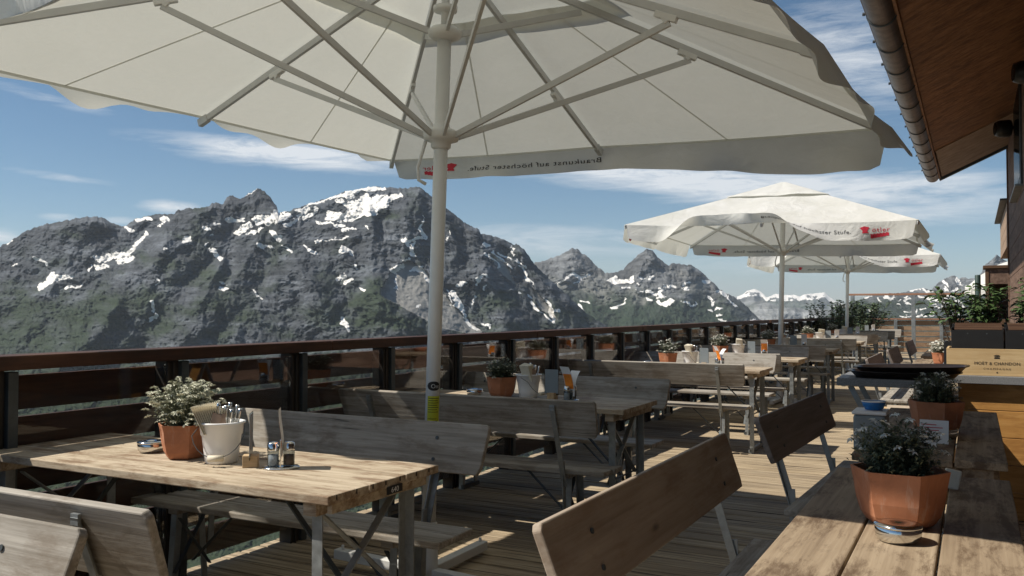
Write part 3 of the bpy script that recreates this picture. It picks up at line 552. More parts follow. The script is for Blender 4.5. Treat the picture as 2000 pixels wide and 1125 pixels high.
def bench(Lx=1.80, w=.27, h=.46, back=True, seatm='grey', backm='grey', off=.30, top=.87):
    r = root('beer_bench', (0, 0, 0), 0, '', 'bench')
    m = MB(); m.box((0, -w/4, h-.015), (Lx, w/2-.003, .03)); m.box((.006, w/4, h-.015), (Lx-.012, w/2-.003, .03)); m.obj('seat', seatm, r, .006)
    for s in (-1, 1):
        x = s*(Lx/2-.27)
        MB().box((x, 0, h-.045), (.06, w-.05, .028)).obj('batten', seatm, r, .002)
        for q in (-1, 1):
            MB().angle((x, q*(w/2-.02), 0), (x, q*(w/2-.05), h-.06), .036, .004, (s, 0, 0), (0, -q, 0)).obj('leg', 'steel', r)
        m = MB(); m.bar((x, -w/2+.02, .02), (x, w/2-.02, .02), .028, .028); m.bar((x-.01*s, -w/2+.03, .12), (x-.01*s, w/2-.05, h-.08), .022, .005); m.bar((x-.02*s, w/2-.03, .12), (x-.02*s, -w/2+.05, h-.08), .022, .005)
        m.bar((x-s*.02, 0, .16), (x-s*.32, 0, h-.03), .02, .006); m.obj('cross_brace', 'dsteel', r)
        if back:
            m = MB(); y0 = w/2+.006
            m.angle((x, y0, h-.10), (x, off+.012, top-.035), .030, .005, (s, 0, 0), (0, -1, .12)); m.bar((x+s*.013, y0-.002, .22), (x+s*.013, y0+.012, h+.05), .034, .006)
            m.box((x+s*.013, off+.004, top-.04), (.03, .01, .03)); m.obj('backrest_strut', 'steel', r)
    if back:
        # board leaning back, its lower corners cut off
        H = .21; ln = .075; a = Lx/2; m = MB(); th = .026
        out = [(-a+.028, 0), (a-.028, 0), (a-.012, .03), (a, H-.015), (a-.012, H), (-a+.012, H), (-a, H-.015), (-a+.012, .03)]
        def P(x, t_, z): f_ = z/H; return (x, off-ln+ln*f_-t_, top-H+z+t_*.3)
        n_ = len(out); vs = [P(x, 0, z) for x, z in out]+[P(x, th, z) for x, z in out]
        fs = [tuple(range(n_))[::-1], tuple(range(n_, 2*n_))]+[(i, (i+1) % n_, (i+1) % n_+n_, i+n_) for i in range(n_)]
        m.add(vs, [tuple(reversed(f)) for f in fs]); bo = m.obj('backrest', backm, r, .005)
        m = MB()
        for s in (-1, 1):
            for z in (.05, .14):
                p = P(s*(Lx/2-.255), th+.001, z); m.tube([p, (p[0], p[1]-.004, p[2]+.001)], .008, 8)
        m.obj('bolt', 'dsteel', bo)
    return r
PI = math.pi
T0 = table(); T0.location = (-2.705, 2.455, 0)
tag(T0, 'nearest sunlit table with flower pot, bucket and cruet, number plate on its end', 'table', 'tables beside the railing')
nt = MB()
for i in range(7): nt.box((.9262, -.27+i*.085+random.uniform(-.01, .01), .792), (.0016, .004+random.random()*.003, .016))
nt.obj('saw_notches', 'soil', T0)
# number plate
pl = MB().box((.927, .03, .762), (.006, .085, .026)).obj('number_plate', 'black', T0)
vs, fs = text_mesh('640', .026); mm = MB(); mm.add([(0.9315, -.026+.03+v[0]*1.15+.0, .754+v[1]) for v in vs], fs); mm.obj('number', 'paper', pl)
lefts = [(5.10, .60, 'second table from the camera beside the railing, standing in umbrella shade', 0), (8.76, .66, 'third table along the railing with a small flower pot and white bucket', 0),
         (10.85, .64, 'fourth table along the railing with an orange printed menu', 0), (13.75, .64, 'fifth table along the railing, just past the pole of the middle umbrella', 0),
         (17.3, .64, 'sixth table along the railing, near the farthest umbrella pole', 0), (20.6, .64, 'seventh table along the railing, second from the glass screen', 0), (24.0, .64, 'farthest table of the left row, closest to the glass screen', 0)]
for y, w_, lab, _ in lefts:
    o = dup(T0, (-2.735, y, 0), R(random.uniform(-.6, .6)), lab)
    for k in kids(o):
        if k.name.startswith('saw_notches'): bpy.data.objects.remove(k)
        elif k.name.startswith('number_plate'):
            for kk in kids(k): bpy.data.objects.remove(kk)
            bpy.data.objects.remove(k)
B0 = bench(); B0.location = (-2.78, 3.06, 0)
tag(B0, 'grey bench behind the nearest table, its backrest knot facing the table', 'bench', 'benches beside the railing')
# rear benches keep local orientation (backrest towards +Y), front ones are turned round
bl = [(-2.74, 1.80, PI, 'near bench whose worn backrest shows a bracket shadow, bottom left corner'), (-2.72, 1.04, 0, 'bench with cracked backrest cut off at the bottom left corner of the picture'),
      (-2.75, 4.76, PI, 'bench before the second table, with a sunlit patch at the top of its backrest'), (-2.86, 5.88, 0, 'shaded bench behind the second table'),
      (-2.80, 8.48, PI, 'bench before the third table with a straight sunlit top edge'), (-2.88, 9.86, 0, 'pale sunlit bench behind the third table'),
      (-2.88, 10.66, PI, 'bench before the fourth table, back to back with the pale sunlit bench'), (-2.90, 12.2, 0, 'bench behind the fourth table, half of its backrest in shade'),
      (-2.78, 13.40, PI, 'bench before the fifth table along the railing'), (-2.82, 14.9, 0, 'bench behind the fifth table along the railing'),
      (-2.76, 16.9, PI, 'bench before the sixth table along the railing'), (-2.76, 18.2, 0, 'bench behind the sixth table along the railing'),
      (-2.70, 20.2, PI, 'bench before the seventh table along the railing'), (-2.66, 21.6, 0, 'bench behind the seventh table along the railing'),
      (-2.62, 23.6, PI, 'bench before the farthest table of the left row'), (-2.60, 24.9, 0, 'bench behind the farthest table of the left row')]
for x, y, rz, lab in bl: dup(B0, (x, y, 0), rz+R(random.uniform(-.5, .5)), lab)
# right row
TR = table(W=.56, Lx=1.88, top='table_r', name='beer_table'); TR.location = (-.175, 2.49, 0); TR.rotation_euler = (0, 0, PI/2)
tag(TR, 'brown stained table in the right foreground carrying the largest flower pot', 'table', 'tables beside the building')
for y, lab in ((4.73, 'second brown table of the right row, in front of the bar counter'), (10.55, 'right row table behind the bar carrying a white flowering pot'), (13.2, 'second right row table behind the bar'), (16.3, 'farthest right row table near the glass screen')):
    dup(TR, (-.17 if y < 6 else -.33, y, 0), PI/2, lab)
BR = bench(Lx=1.74, seatm='grey', backm='brownb', off=.27, top=.87); BR.location = (-.665, 2.72, 0); BR.rotation_euler = (0, 0, PI/2)
tag(BR, 'bench with a brown backrest beside the nearest right table', 'bench', 'benches beside the building')
BD = bench(Lx=1.56, seatm='grey', backm='plumb', off=.27, top=.87); BD.location = (-.62, 4.92, 0); BD.rotation_euler = (0, 0, PI/2-R(2.5))
tag(BD, 'bench with a dark brown backrest beside the second right table', 'bench', 'benches beside the building')
for x, y, lab in ((-.74, 10.5, 'dark bench beside the first right row table behind the bar'), (-.72, 12.75, 'dark bench, second behind the tray stand'), (-.70, 15.8, 'dark bench farthest along the right row')):
    dup(BD, (x, y, 0), PI/2, lab)
dup(BR, (.42, 4.75, 0), -PI/2, 'bench at the right picture edge between second right table and house wall')

# ================================================================== UMBRELLAS
APEX = 3.30; TIPZ = 2.49; HALF = 1.87
def umbrella(label, rz, theta, size, sides=(0, 1, 2, 3)):
    r = root('large_parasol', (0, 0, 0), rz, label, 'parasol', 'white parasols along the railing')
    MB().tube([(0, 0, .04), (0, 0, 2.79)], .036, 24).obj('pole', 'white', r, smooth=True)
    MB().tube([(0, 0, 2.79), (0, 0, 3.25)], .021, 16).obj('upper_pole', 'white', r, smooth=True)
    for k in range(4):
        a = k*PI/2-rz; d = Vector((math.cos(a), math.sin(a), 0)); m = MB()
        m.bar(d*.03+Vector((0, 0, .05)), d*.58+Vector((0, 0, .05)), .055, .05); m.tube([d*.54+Vector((0, 0, .07)), d*.54+Vector((0, 0, .10))], .009, 6); m.obj('foot_arm', 'white', r, .006)
    MB().lathe([(.036, .02), (.055, .03), (.055, .10), (.045, .30), (.038, .31)], 20).obj('base_socket', 'white', r, smooth=True)
    hub = MB(); hub.lathe([(.037, 2.20), (.05, 2.21), (.052, 2.235), (.085, 2.245), (.095, 2.26), (.095, 2.285), (.07, 2.30), (.045, 2.31), (.037, 2.34)], 24)
    ho = hub.obj('lower_hub', 'white', r, smooth=True)
    m = MB(); m.tube([(-.06, -.05, 2.24), (-.075, -.06, 2.17), (-.09, -.07, 2.10), (-.085, -.065, 2.04), (-.05, -.05, 2.02)], .009, 8); m.obj('crank_hook', 'white', ho, smooth=True)
    hub = MB(); hub.lathe([(.037, 2.755), (.06, 2.76), (.085, 2.775), (.09, 2.80), (.07, 2.82), (.024, 2.83)], 24); hub.obj('upper_hub', 'white', r, smooth=True)
    MB().lathe([(.022, 2.90), (.06, 2.905), (.062, 2.93), (.022, 2.94)], 20).obj('pole_collar', 'white', r, smooth=True)
    MB().lathe([(.022, 3.17), (.10, 3.18), (.10, 3.21), (.022, 3.225)], 20).obj('crown_hub', 'white', r, smooth=True)
    crown = 3.195
    for k in range(8):
        a = PI/2+k*PI/4; c = HALF*(math.sqrt(2) if k % 2 else 1.0); d = Vector((math.cos(a), math.sin(a), 0))
        p0 = d*.09+Vector((0, 0, crown)); p1 = d*(c-.02)+Vector((0, 0, TIPZ-.015)); m = MB(); m.bar(p0, p1, .022, .036); m.bar(p1-(p1-p0).normalized()*.07, p1+(p1-p0).normalized()*.012, .032, .046)
        ro = m.obj('rib', 'alu', r, .002)
        f_ = .64 if k % 2 == 0 else .50; j = p0.lerp(p1, f_); q = d*.085+Vector((0, 0, 2.268)); jj = j-Vector((0, 0, .05))
        m = MB(); m.bar(q, jj, .016, .030); m.obj('strut', 'alu', r, .002)
        x = (p1-p0).normalized(); m = MB(); m.bar(j-x*.075-Vector((0, 0, .028)), j+x*.035-Vector((0, 0, .028)), .030, .03); m.bar(j-x*.03-Vector((0, 0, .028)), jj-x*.01, .028, .03); m.obj('bracket', 'white', ro, .003)
        if k % 2:
            f2 = .25; j = p0.lerp(p1, f2); q = d*.07+Vector((0, 0, 2.795)); m = MB(); m.bar(q, j-Vector((0, 0, .035)), .018, .032); m.obj('upper_arm', 'alu', r, .002)
    # canopy
    def cpt(k, s, q, lift=0.0):
        a = PI/2+k*PI/2; d = Vector((math.cos(a), math.sin(a), 0)); p = Vector((-d.y, d.x, 0))
        sg = math.sin(PI*min(1, abs(s)))
        rad = HALF*q*(1-(  .075 if (k == 2 and s < 0) else .022)*sg*q*q); z = APEX-(APEX-TIPZ-.02)*(q**.97)-.030*sg*q*(1-q*.4)*(1 if k % 2 == 0 else .7)+lift  # extra scallop on the near-left edge, shaped to keep its shadow off the table
        return d*rad+p*(rad*s)+Vector((0, 0, z+.006*math.sin(11*s+k*2)*q*(1-q)*2))
    m = MB(); ns = 32; nq = 16
    for k in range(4):
        vs = []; fs = []
        for i in range(nq+1):
            for j in range(ns+1): vs.append(cpt(k, -1+2*j/ns, .30+.70*i/nq))
        for i in range(nq):
            for j in range(ns): a = i*(ns+1)+j; fs.append((a, a+1, a+ns+2, a+ns+1))
        m.add(vs, fs)
    co = m.obj('canopy', 'canvas', r, smooth=True)
    m = MB()
    for k in range(4):
        vs = []; fs = []
        for i in range(9):
            for j in range(ns+1):
                q = .02+.355*i/8; s = -1+2*j/ns; vs.append(cpt(k, s, q, .018+.028*math.sin(PI*min(1, abs(s)))*q/.37*(1 if (k+(s > 0)) % 2 else .5)))
        for i in range(8):
            for j in range(ns): a = i*(ns+1)+j; fs.append((a, a+1, a+ns+2, a+ns+1))
        m.add(vs, fs)
    m.obj('vent_cap', 'canvas', co, smooth=True)
    m = MB()
    for k in range(4):
        for s0 in (-.5, .5):
            wd = .0035
            vs = []; fs = []
            for i in range(nq+1):
                q = .30+.69*i/nq
                for e in (-wd, wd): vs.append(cpt(k, s0+e/max(q, .3), q, -.0035))
            m.add(vs, [(2*i, 2*i+1, 2*i+3, 2*i+2) for i in range(nq)])
        vs = []
        for j in range(ns+1): vs += [cpt(k, -1+2*j/ns, .986, -.004), cpt(k, -1+2*j/ns, .999, -.004)]
        m.add(vs, [(2*j, 2*j+1, 2*j+3, 2*j+2) for j in range(ns)])
    m.obj('seam_tape', 'canvas', co, smooth=True)
    def vpt(k, s, h, off=0.0):
        e = cpt(k, s*.985, 1.0); a = PI/2+k*PI/2; d = Vector((math.cos(a), math.sin(a), 0)); p = Vector((-d.y, d.x, 0))
        th_ = theta(k, s)+(.22*math.sin(s*9+k*2)*h+.12*math.sin(s*23+k*3)*h)*(.5 if k == 3 else 1); Hh = .235*h*size(k, s)
        return e+d*(Hh*math.sin(th_)+off*math.cos(th_))+p*(.02*s)*h+Vector((0, 0, -Hh*math.cos(th_)+off*math.sin(th_)))
    m = MB(); nh = 8; ns2 = 72
    for k in range(4):
        vs = []; fs = []
        for i in range(nh+1):
            for j in range(ns2+1):
                s = -1+2*j/ns2; e = max(0, (abs(s)-.90)/.10); hm = (1-e**3)**(1/3) if e < 1 else 0; vs.append(vpt(k, s, i/nh*max(hm, .02)))
        for i in range(nh):
            for j in range(ns2): a = i*(ns2+1)+j; fs.append((a, a+1, a+ns2+2, a+ns2+1))
        m.add(vs, fs)
    vo = m.obj('valance', 'canvas', co, smooth=True)
    # print on the valances: slogan from the middle to the right, emblem near the right corner (read from outside)
    words = []; pre = ''
    for wd in ('Braukunst', 'auf', 'h\u00f6chster', 'Stufe.'):
        fv, ff = text_mesh(pre+wd, .072, 0, 1.16, 1.12); xc = (max(v[0] for v in text_mesh(pre.strip(), .072, 0, 1.16, 1.12)[0])+.006) if pre else -9
        keep = [f for f in ff if min(fv[i][0] for i in f) > xc]; ids = sorted({i for f in keep for i in f}); mp_ = {i: j for j, i in enumerate(ids)}
        words.append(([fv[i] for i in ids], [tuple(mp_[i] for i in f) for f in keep])); pre += wd+' '
    tx, tf = text_mesh('\u00f6tler', .075, 0, 1.25, 1.1)
    def put(m, vs, fs, k, s0, h0, sk=1.0):
        for off in (.0035, -.0035):
            m.add([vpt(k, s0+v[0]/HALF*sk, (h0-v[1])/.235, off) for v in vs], fs)
    def fine(poly, n=8):                                     # outline to a strip grid so it follows the cloth
        return poly
    for k in sides:
        mr = MB()
        for sl, sf in words: mb = MB(); put(mb, sl, sf, k, .0, .150); mb.obj('printed_word', 'black', vo)
        mb = mr
        put(mr, tx, tf, k, .735, .125)
        zz = [(.0, .03), (.035, .01), (.07, .02), (.085, .075), (.055, .095), (.03, .06), (-.03, .055), (-.045, .03)]
        put(mr, [(x-.075, y, 0) for x, y in [(-.03, -.025), (.055, -.02), (.03, .0), (.06, .05), (.0, .065), (-.055, .045), (.0, .035), (-.02, .005)]], [(0, 1, 2, 7), (2, 3, 4, 7), (4, 5, 6, 7)], k, .73, .118)
        st = [(.0, -.055), (.0, -.012)]; n_ = 6; vs = []
        for i in range(n_):
            x0, x1 = .02+i*.035, .055+i*.035; hb = -.088+.006*i; ht = -.04+.0035*i
            b0 = len(vs); vs += [(x0, hb, 0), (x1, hb, 0), (x1, ht, 0), (x0, ht+.010, 0)]
        put(mr, vs, [(4*i, 4*i+1, 4*i+2, 4*i+3) for i in range(n_)], k, .715, .118)
        mr.obj('emblem', 'red', vo)
    return r
def st_(x, a, c): t_ = min(1, max(0, (x-a)/(c-a))); return t_*t_*(3-2*t_)
def th_near(k, s): return (.14, 1.72-.25*st_(s, .3, 1), 2.75, .55)[k]
def th_far(k, s):
    if k == 2: return   .15+2.55*st_(s, -.8, -.5)*(1-st_(s, .0, .45))
    return (.12, .35, 0, .75+.3*math.sin(3*s))[k]
UA = umbrella('nearest white parasol spanning the top of the picture, seen from beneath', R(-3.5), th_near, lambda k, s: .66+.38*st_(-s, .1, .9) if k == 0 else 1.0, (0, 2))
UB = umbrella('middle white parasol with a brightly sunlit canopy top', R(2.4), th_far, lambda k, s: 1-.38*st_(s, -.8, -.5)*(1-st_(s, .0, .45)) if k == 2 else (.8 if k == 0 else 1.0))
def place_umb(o, x, y, rz, l1, l2):
    from mathutils import Quaternion
    o.location = (x, y, 0); o.rotation_mode = 'QUATERNION'
    o.rotation_quaternion = Quaternion(Vector((math.cos(YAW), math.sin(YAW), 0)), R(l2)) @ Quaternion(Vector((-math.sin(YAW), math.cos(YAW), 0)), R(l1)) @ Euler((0, 0, rz)).to_quaternion()
UC = dup(UB, (0, 0, 0), 0, 'farthest white parasol along the railing, partly hidden by the middle one')
place_umb(UA, -2.475, 3.737, R(-3.5), 1.87, 1.13); place_umb(UB, -2.585, 13.39, R(2.4), 1.58, .13); place_umb(UC, -2.56, 20.9, R(2.4), 1.3, .1)
# labels on the near pole only
st = MB(); n_ = 14
def on_pole(m, a0, a1, z0, z1, rr=.0367, oval=False):
    vs = []; fs = []
    for i in range(n_+1):
        f_ = i/n_; a = a0+(a1-a0)*f_; hh = (z1-z0)/2*(math.sqrt(max(0, 1-(2*f_-1)**2)) if oval else 1); zc = (z0+z1)/2
        vs += [(rr*math.cos(a), rr*math.sin(a), zc-hh), (rr*math.cos(a), rr*math.sin(a), zc+hh)]
    for i in range(n_): fs.append((2*i, 2*i+2, 2*i+3, 2*i+1))
    m.add(vs, fs)
ca = math.atan2(-3.737, 2.475)+R(3.5)
po = [k for k in kids(UA) if k.name.startswith('pole')][0]
on_pole(st, ca-R(42), ca+R(70), .78, .948); lo = st.obj('warning_label', 'yellow', po)
st = MB()
for i in range(13):
    if i in (7, 8): continue
    on_pole(st, ca-R(36), ca+R(58-(i*37 % 24)), .935-i*.0115, .938-i*.0115, .0369)
st.obj('label_text', 'black', lo)
st = MB(); on_pole(st, ca-R(50), ca+R(65), .975, 1.022, .0367, True); bo = st.obj('brand_badge', 'black', po)
vs, fs = text_mesh('Om', .03); st = MB(); st.add([(.0370*math.cos(ca+v[0]/.037*1.0-.3), .0370*math.sin(ca+v[0]/.037*1.0-.3), .988+v[1]) for v in vs], fs); st.obj('badge_text', 'alu', bo)

# ================================================================== THINGS ON THE TABLES
def pot_obj(rad=.112, h=.15, plant=None, seed=1, density=1.0, label='', loc=(0, 0, 0), rz=0, group='terracotta flower pots'):
    r = root('flower_pot', loc, rz, label, 'flower pot', group)
    prof = [(.60, 0), (.68, .006), (.80, .028), (.885, .065), (.94, .11), (1.0, h), (.945, h), (.93, h-.012), (.92, h-.02)]
    m = MB(); n = 6; vs = []; fs = []; sub = 4
    for (k_, z) in prof:
        for i in range(n):
            a0 = 2*PI*i/n; a1 = 2*PI*(i+1)/n
            p0 = Vector((math.cos(a0), math.sin(a0), 0)); p1 = Vector((math.cos(a1), math.sin(a1), 0))
            for j in range(sub):
                t_ = j/sub; p = p0.lerp(p1, t_); rr_ = 1.0 if 0 < j < sub else .985
                vs.append((p.x*k_*rad*rr_, p.y*k_*rad*rr_, z))
    N_ = n*sub
    for i in range(len(prof)-1):
        for k in range(N_): fs.append((i*N_+k, i*N_+(k+1) % N_, (i+1)*N_+(k+1) % N_, (i+1)*N_+k))
    fs.append(tuple(range(N_))[::-1]); m.add(vs, fs); m.obj('pot', 'terra', r)
    MB().add([(rad*.92*math.cos(2*PI*i/6), rad*.92*math.sin(2*PI*i/6), h-.018) for i in range(6)], [tuple(range(6))]).obj('soil', 'soil', r)
    rnd = random.Random(seed); lf = MB(); fl = MB(); PR, PH, ns, nf, leafm, petm, lean_, pet = plant
    ns = int(ns*density)
    for s in range(ns):
        a = rnd.uniform(0, 2*PI); q = math.sqrt(rnd.random()); bx, by = .55*rad*q*math.cos(a), .55*rad*q*math.sin(a)
        hh = PH*(.45+.55*rnd.random())*(1-.35*q*q); tx_, ty = PR*q*math.cos(a)*rnd.uniform(.8, 1.15), PR*q*math.sin(a)*rnd.uniform(.8, 1.15)
        if q > .85 and rnd.random() < .35: hh *= .35
        P0 = Vector((bx, by, h-.02)); P2 = Vector((tx_, ty, h-.02+hh)); P1 = Vector(((bx+tx_)/2*.8, (by+ty)/2*.8, h+hh*.6))
        nl = 9
        for i in range(nl):
            t_ = (i+rnd.random())/nl; p = P0*(1-t_)**2+P1*2*t_*(1-t_)+P2*t_*t_; b_ = rnd.uniform(0, 2*PI); ll = rnd.uniform(.018, .034)
            d = Vector((math.cos(b_), math.sin(b_), rnd.uniform(.1, 1.1))).normalized(); w_ = d.cross(Vector((0, 0, 1))).normalized()*ll*.13
            mid = p+d*ll*.5+Vector((0, 0, .001)); tip = p+d*ll-Vector((0, 0, ll*.25))
            lf.add([p, mid+w_, tip, mid-w_], [(0, 1, 2, 3)])
        for i in range(3):
            t0, t1 = i/3, (i+1)/3; a_ = P0*(1-t0)**2+P1*2*t0*(1-t0)+P2*t0*t0; b2 = P0*(1-t1)**2+P1*2*t1*(1-t1)+P2*t1*t1; w_ = Vector((.0011, .0008, 0)); lf.add([a_-w_, a_+w_, b2+w_, b2-w_], [(0, 1, 2, 3)])
        if rnd.random() < nf:
            c_ = P2+Vector((0, 0, .003)); k_ = rnd.randint(6, 9); tilt = Vector((rnd.uniform(-.5, .5), rnd.uniform(-.5, .5), 1)).normalized(); u = tilt.orthogonal().normalized(); v_ = tilt.cross(u)
            for i in range(k_):
                b_ = 2*PI*i/k_+rnd.uniform(-.2, .2); d = (u*math.cos(b_)+v_*math.sin(b_)); ll = pet*rnd.uniform(.7, 1.15); w_ = tilt.cross(d)*ll*.24
                fl.add([c_, c_+d*ll*.55+w_+tilt*ll*.12, c_+d*ll-tilt*ll*.2, c_+d*ll*.55-w_+tilt*ll*.12], [(0, 1, 2, 3)])
            for i in range(4):
                b_ = PI/2*i; d = (u*math.cos(b_)+v_*math.sin(b_))*pet*.22; fl.add([c_+d+tilt*.003, c_+d*.2+tilt*.007, c_-d*.1+tilt*.004], [(0, 1, 2)])
    lf.obj('foliage', leafm, r)
    if fl.v: fl.obj('blossoms', petm, r)
    return r
PLW = (.155, .20, 210, .90, 'leafg', 'petal', 1, .017); PLD = (.125, .165, 330, .10, 'leaf', 'petalw', 1, .017); PLS = (.12, .15, 240, .30, 'leaf', 'petal', 1, .010); PLA = (.13, .17, 120, .5, 'leafg', 'petalw', 1, .014)
h_ = .80
pot_obj(.108, .135, PLW, 3, 1.0, 'pot of dense whitish edelweiss on the nearest sunlit table', (-2.755, 2.44, h_), R(28))
pot_obj(.128, .150, PLD, 5, 1.25, 'largest pot with dark foliage on the right foreground table', (-.185, 2.60, h_), R(58))
pot_obj(.128, .150, PLD, 8, 1.0, 'shaded pot on the second right table before the bar', (-.165, 4.62, h_), R(50))
pot_obj(.115, .135, PLS, 9, 1.0, 'pot with round dark bush on the shaded second table', (-2.81, 5.15, h_), R(52))
pot_obj(.115, .135, PLA, 13, .8, 'pot with a few tall buds on the third table', (-2.84, 8.84, h_), R(50))
pA = pot_obj(.115, .135, PLA, 17, 1.3, 'pot with airy white buds on the fourth table', (-2.83, 10.95, h_), R(40))
pS = pot_obj(.12, .135, (.15, .15, 170, .8, 'leafg', 'petalw', 1, .02), 23, .9, 'bright orange pot with white flowers on a right row table', (-.30, 10.25, h_), R(30))
dup(pA, (-2.82, 13.8, h_), 1.0, 'pot with airy white buds on the fifth table')
dup(pA, (-2.82, 17.4, h_), 2.1, 'pot with airy white buds on the sixth table')
dup(pA, (-2.82, 20.7, h_), 3.0, 'pot with airy white buds on the seventh table')
def bucket(label, loc, rz, open_napkin=True, seed=1, cone=False):
    r = root('cutlery_bucket', loc, rz, label, 'bucket', 'white cutlery buckets')
    bk = MB(); bk.lathe([(.055, 0), (.060, .004), (.066, .05), (.073, .105), (.077, .108), (.081, .148), (.088, .150), (.089, .156), (.079, .157), (.076, .152), (.064, .06), (.056, .012), (.0, .010)], 36)
    bk.obj('bucket_body', 'enamel', r, smooth=True)
    hd = MB(); pts = [(.083*math.cos(a), .083*math.sin(a)-.0, .14) for a in (0,)]
    arc = [Vector((.084, 0, .138))]+[Vector((.098*math.cos(t_), -.055-.072*math.sin(t_)*0-.052*math.sin(t_), .138-.105*math.sin(t_))) for t_ in [PI*i/12 for i in range(1, 12)]]+[Vector((-.084, 0, .138))]
    hd.tube(arc, .0016, 6); ho = hd.obj('wire_handle', 'dsteel', r); g_ = MB(); g_.tube([(-.028, -.107, .032), (.028, -.107, .032)], .0115, 12); g_.obj('handle_grip', 'napkin', ho, smooth=True)
    rnd = random.Random(seed); nk = MB()
    for i in range(12):
        f_ = i/11; x0 = -.055+f_*.055; y0 = -.035+f_*.03; a = Matrix.Rotation(-.45+.2*f_, 3, 'Y') @ Matrix.Rotation(.15*f_, 3, 'X')
        nk.box((x0-.02*(1-f_), y0, .165+.006*f_), (.0022, .072, .115), a)
    nk.obj('napkins', 'napkin', r, .0008)
    k2 = MB(); k2.box((-.012, -.050, .168), (.036, .004, .045), Matrix.Rotation(.35, 3, 'Y')); k2.box((.005, -.044, .166), (.036, .004, .045), Matrix.Rotation(-.1, 3, 'Y')); k2.obj('brown_napkins', 'kraft', r)
    for i in range(7):
        x = .0+.010*i; y0 = -.02+rnd.uniform(-.025, .03); lx = (x-.02)*.7; p0 = Vector((x*.6, y0*.6, .04)); p1 = Vector((x+lx*.35, y0*1.1, .205+rnd.uniform(0, .03)))
        c = MB(); c.tube([p0, p0.lerp(p1, .7), p0.lerp(p1, .93), p1], [.004, .006, .0075, .0066], 8); c.obj('cutlery_handle', 'chrome', r, smooth=True)
    return r
bucket('white bucket of napkins and cutlery on the nearest table', (-2.545, 2.43, h_), R(35))
bk2 = bucket('white bucket on the shaded second table', (-2.62, 5.17, h_), R(80), seed=4)
for x, y, rz, lab in ((-2.62, 8.9, 1.2, 'white bucket on the third table'), (-2.62, 11.0, 1.6, 'white bucket on the fourth table'), (-2.62, 13.9, .8, 'white bucket on the fifth table'), (-2.60, 17.4, 2, 'white bucket on the sixth table'), (-2.6, 20.7, 2, 'white bucket on the seventh table')):
    dup(bk2, (x, y, h_), rz, lab)
def holder(label, loc, rz):
    r = root('menu_holder', loc, rz, label, 'menu holder', 'wooden block menu holders')
    MB().box((0, 0, .0225), (.055, .052, .045)).obj('block', 'block', r, .002)
    s = MB(); s.box((0, .006, .115), (.0025, .105, .17)); so = s.obj('acrylic_sleeve', 'glassd', r)
    MB().box((.0, .006, .118), (.0008, .098, .155)).obj('menu_sheet', 'paper', so)
    return r
hA = holder('narrow upright sleeve in a wooden block on the nearest table', (-2.375, 2.41, h_), R(38))
hB = holder('sleeve turned broadside in a wooden block on the shaded second table', (-2.425, 5.13, h_), R(85))
for y, lab in ((8.8, 'upright sleeve in a wooden block on the third table'), (10.95, 'white upright sleeve in a block on the fourth table'), (13.8, 'white upright sleeve in a block on the fifth table'), (17.4, 'white upright sleeve in a block on the sixth table'), (20.7, 'white upright sleeve on the seventh table'), (24.1, 'white upright sleeve on the farthest table')):
    dup(hB, (-2.44, y, h_), R(80), lab)
def cruet(label, loc, rz, menu=0):
    r = root('cruet_set', loc, rz, label, 'cruet', 'chrome cruet sets')
    b = MB(); b.lathe([(.058, 0), (.060, .003), (.058, .007), (.02, .009), (.0, .010)], 32); b.v = [(x*1.15, y*.8, z) for x, y, z in b.v]; b.obj('tray', 'chrome', r, smooth=True)
    for s in (-1, 1):
        g_ = MB(); g_.lathe([(.020, .008), (.021, .012), (.021, .066), (.015, .074)], 16, (s*.028, 0, 0)); g_.obj('glass_jar', 'glassd', r, smooth=True)
        c = MB(); c.lathe([(.012, .012), (.018, .014), (.018, .05), (.0, .051)], 12, (s*.028, 0, 0)); c.obj('seasoning', 'paper' if s < 0 else 'kraft', r, smooth=True)
        l_ = MB(); l_.lathe([(.0215, .066), (.022, .070), (.021, .092), (.014, .097), (.0, .098)], 16, (s*.028, 0, 0)); l_.obj('lid', 'chrome', r, smooth=True)
    m = MB(); m.box((0, 0, .055), (.004, .05, .10)); m.tube([(0, -.024, .01), (0, -.024, .10)], .002, 6); m.tube([(0, .024, .01), (0, .024, .10)], .002, 6); m.obj('divider', 'chrome', r)
    if menu:
        n = 8; vs = []; fs = []
        for s_ in ((-1, 1) if menu == 2 else (0,)):
            c = MB(); vs = []
            for i in range(n+1):
                t_ = i/n; x = (s_*.055*t_**2.2 if s_ else .006*math.sin(t_*5)); z = .03+.19*t_-(.03*t_**3 if s_ > 0 else 0)
                vs += [(x, -.04, z), (x, .04, z)]
            c.add(vs, [(2*i, 2*i+1, 2*i+3, 2*i+2) for i in range(n)]); co = c.obj('menu_card', 'paper', r, smooth=True)
            d = MB(); q = [(v[0]+(-.0012 if s_ <= 0 else .0012), v[1]*.9, v[2]) for v in vs]; d.add(q[4:14], [(2*i, 2*i+1, 2*i+3, 2*i+2) for i in range(4)]); d.obj('card_print', 'orange', co, smooth=True)
    return r
cruet('chrome cruet set with a narrow card on the nearest table', (-2.255, 2.44, h_), R(37), 1)
cB = cruet('chrome cruet set with curling cards on the shaded second table', (-2.295, 5.12, h_), R(70), 2)
dup(cB, (-2.28, 8.78, h_), R(40), 'chrome cruet set on the third table')
for y, lab in ((10.95, 'cruet set holding an orange printed card on the fourth table'), (13.8, 'cruet set on the fifth table'), (17.4, 'cruet set on the sixth table'), (20.7, 'cruet set on the seventh table'), (24.1, 'cruet set on the farthest table')):
    o = dup(cB, (-2.29, y, h_), R(100), lab)
    if y > 11:
        for k in kids(o):
            for kk in kids(k):
                if kk.name.startswith('card_print'): bpy.data.objects.remove(kk)
